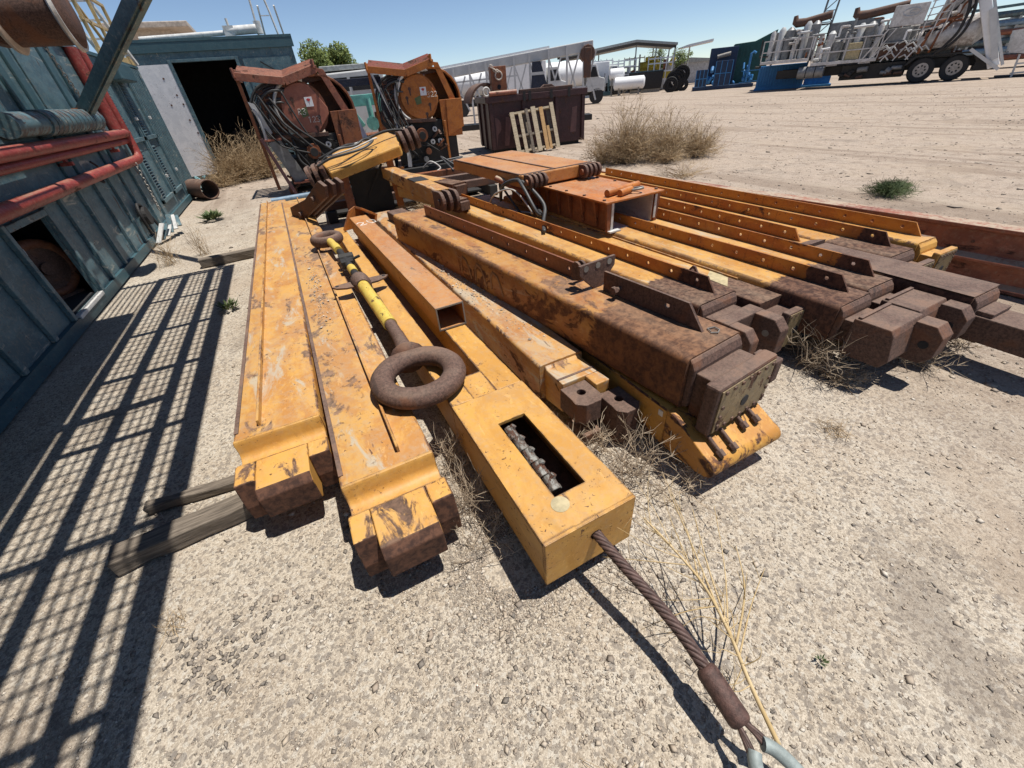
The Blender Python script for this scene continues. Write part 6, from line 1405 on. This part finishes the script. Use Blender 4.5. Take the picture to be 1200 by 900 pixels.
bush('dry_weed', 'dry weed in front of the notched hook block', 'weed', (2.95, .72, 0), 26, .22, .3, 24, 'twig', .0024, 3.2, .5, sub=((.35, .05, 40, .14, .22),))
bush('dry_weed', 'sparse dry stems at the foot of the skid house near the far timber', 'weed', (-1.72, 6.5, 0), 46, .42, .2, 25, 'straw', .002, .8, .3, sub=((.35, .15, 30, .5, .12),))
bush('dry_weed', 'flattened straw lying beyond the roller arm among the beams', 'weed', (1.65, 6.4, .1), 160, .3, .5, 26, 'straw', .003, .6, .8)
bush('dry_weed', 'thin straw tufts beside the far end of the rail beam', 'weed', (6.0, 5.6, 0), 70, .35, .6, 27, 'straw', .003, .8, .6)
bush('dry_weed', 'short straw tuft on the bare gravel beside the leftmost nose', 'weed', (-.93, 1.2, 0), 22, .08, .06, 28, 'straw', .0012, .3, .3)
bush('dry_weed', 'low dry tuft right of the wedge nose on the open gravel', 'weed', (2.0, .62, 0), 40, .07, .12, 29, 'straw', .0014, .6, .5)
bush('dry_weed', 'tiny dry tuft at the bottom edge of the gravel below the wire rope', 'weed', (.24, .13, 0), 22, .05, .03, 30, 'straw', .001, .4, .3)
# tall golden stalk at the right front
mb = MB(); q = random.Random(2)
S0, S1 = Vector((.66, -.02, .05)), Vector((.86, .45, .22))
main = spline([S0, Vector((.69, .10, .09)), Vector((.725, .22, .14)), Vector((.735, .34, .20)), Vector((.72, .46, .24)), Vector((.70, .58, .27))], 6)
mb.tube(main, [.0068 * (1 - .6 * i / (len(main) - 1)) for i in range(len(main))], 7)
def twig(p, e, r):
    p, e = Vector(p), Vector(e); m_ = p.lerp(e, .5) + Vector((q.gauss(0, .012), q.gauss(0, .012), q.gauss(0, .012))); pts = spline([p, m_, e], 5); mb.tube(pts, [r * (1 - .7 * i / (len(pts) - 1)) for i in range(len(pts))], 5)
    for _ in range(3):
        b_ = pts[q.randint(3, len(pts) - 2)]; mb.tube([b_, b_ + Vector((q.uniform(-.06, .06), q.uniform(0, .08), q.uniform(-.01, .06)))], [r * .4, r * .15], 4)
for i, e, r in ((10, (.93, .38, .20), .0042), (10, (.86, .52, .28), .004), (14, (.84, .62, .30), .0036), (16, (.60, .40, .12), .002), (18, (.63, .52, .2), .002), (20, (.80, .60, .30), .002), (22, (.62, .66, .2), .002), (13, (.60, .30, .08), .0018), (24, (.78, .72, .28), .0018), (7, (.60, .16, .05), .0018), (26, (.66, .78, .22), .0016), (9, (1.0, .30, .12), .003), (12, (.98, .52, .22), .003), (15, (.52, .36, .08), .0026), (19, (.90, .70, .26), .0026), (21, (.55, .60, .12), .0024), (8, (.58, .10, .03), .0022)):
    twig(main[i], e, r)
for i in range(6, 29):
    for _k in range(1):
        p_ = main[i]; e_ = p_ + Vector((q.uniform(-.11, .09), q.uniform(.0, .12), q.uniform(-.06, .07))); e_.z = max(.01, e_.z); twig(p_, e_, .0021)
tag(mb.build('dry_stalk', 'stalk', None, smooth=True), 'tall golden branching dry stalk in front of the wire rope, right foreground', 'dry stalk')
def sprig(label, loc, h, spread, nlf, seed, name='green_weed'):
    q = random.Random(seed); mb = MB()
    for _ in range(nlf):
        a = q.uniform(0, 6.28); rr = spread * math.sqrt(q.random()); p = Vector((math.cos(a) * rr * .4, math.sin(a) * rr * .4, h * q.random() * .4)); e = Vector((math.cos(a) * rr, math.sin(a) * rr, h * q.uniform(.3, 1))); s_2 = Vector((-math.sin(a), math.cos(a), 0)) * spread * .09; m_ = p.lerp(e, .55)
        mb.add([p, m_ + s_2, e, m_ - s_2], [(0, 1, 2), (0, 2, 3)])
    return tag(mb.build(name, 'leaf', None, loc=loc), label, 'green weed')
sprig('small green weed on the gravel by the far part of the leftmost beam', (-1.48, 9.0, 0), .16, .25, 120, 1)
sprig('small green weed between the walkway shadow and the leftmost beam', (-.93, 4.36, 0), .10, .12, 80, 2)
sprig('tiny green weed on the gravel right of the golden stalk', (.97, .05, 0), .02, .022, 40, 3)
mb = MB(); dome(mb, (0, 0, 0), 260, .34, .15, 41, .003); dome(mb, (.3, .1, 0), 160, .26, .11, 42, .003); tag(mb.build('green_bush', 'leaf', None, loc=(6.75, 2.85, 0)), 'low dark green bush alone on the gravel beyond the red rail', 'green bush')
def tree(label, loc, h, rad, seed, n=5200, lf=.085):
    q = random.Random(seed); t = thing('leafy_tree', label, 'tree', loc)
    mb = MB(); mb.tube([(0, 0, 0), (.05, 0, h * .3), (-.05, .05, h * .6), (0, 0, h * .9)], [.16, .12, .08, .02], 8); lobes = []
    for k in range(17):
        a = q.uniform(0, 6.28); c = Vector((math.cos(a) * rad * q.uniform(.05, .7), math.sin(a) * rad * q.uniform(.05, .7), h * q.uniform(.40, .88))); lobes.append((c, rad * q.uniform(.25, .48))); mb.tube([(0, 0, h * .25), c * .6, c], [.06, .04, .015], 5)
    mb.build('trunk', 'bark', t, smooth=True); mb = MB()
    for _ in range(n):
        c, r = q.choice(lobes); d = Vector((q.gauss(0, 1), q.gauss(0, 1), q.gauss(0, .8))).normalized(); p = c + d * r * q.random() ** .4; a = Vector((q.gauss(0, 1), q.gauss(0, 1), q.gauss(0, 1))).normalized() * lf * q.uniform(.5, 1.4); b_ = a.orthogonal().normalized() * lf * .5
        mb.add([p - a, p + b_, p + a, p - b_], [(0, 1, 2, 3)])
    mb.build('crown', 'leaf_tree', t); return t
tree('bright green leafy tree behind the rust-red winch', tuple(at(383, 90, 38).xy) + (0,), 4.6, 2.3, 3, 15000, .11)
tree('dark leafy tree beside the right end of the open shed', tuple(at(797, 85, 58).xy) + (0,), 3.4, 1.3, 4, 2200)
tree('distant leafy tree seen behind the open shed', tuple(at(770, 80, 66).xy) + (0,), 3.9, 1.5, 6, 2200)
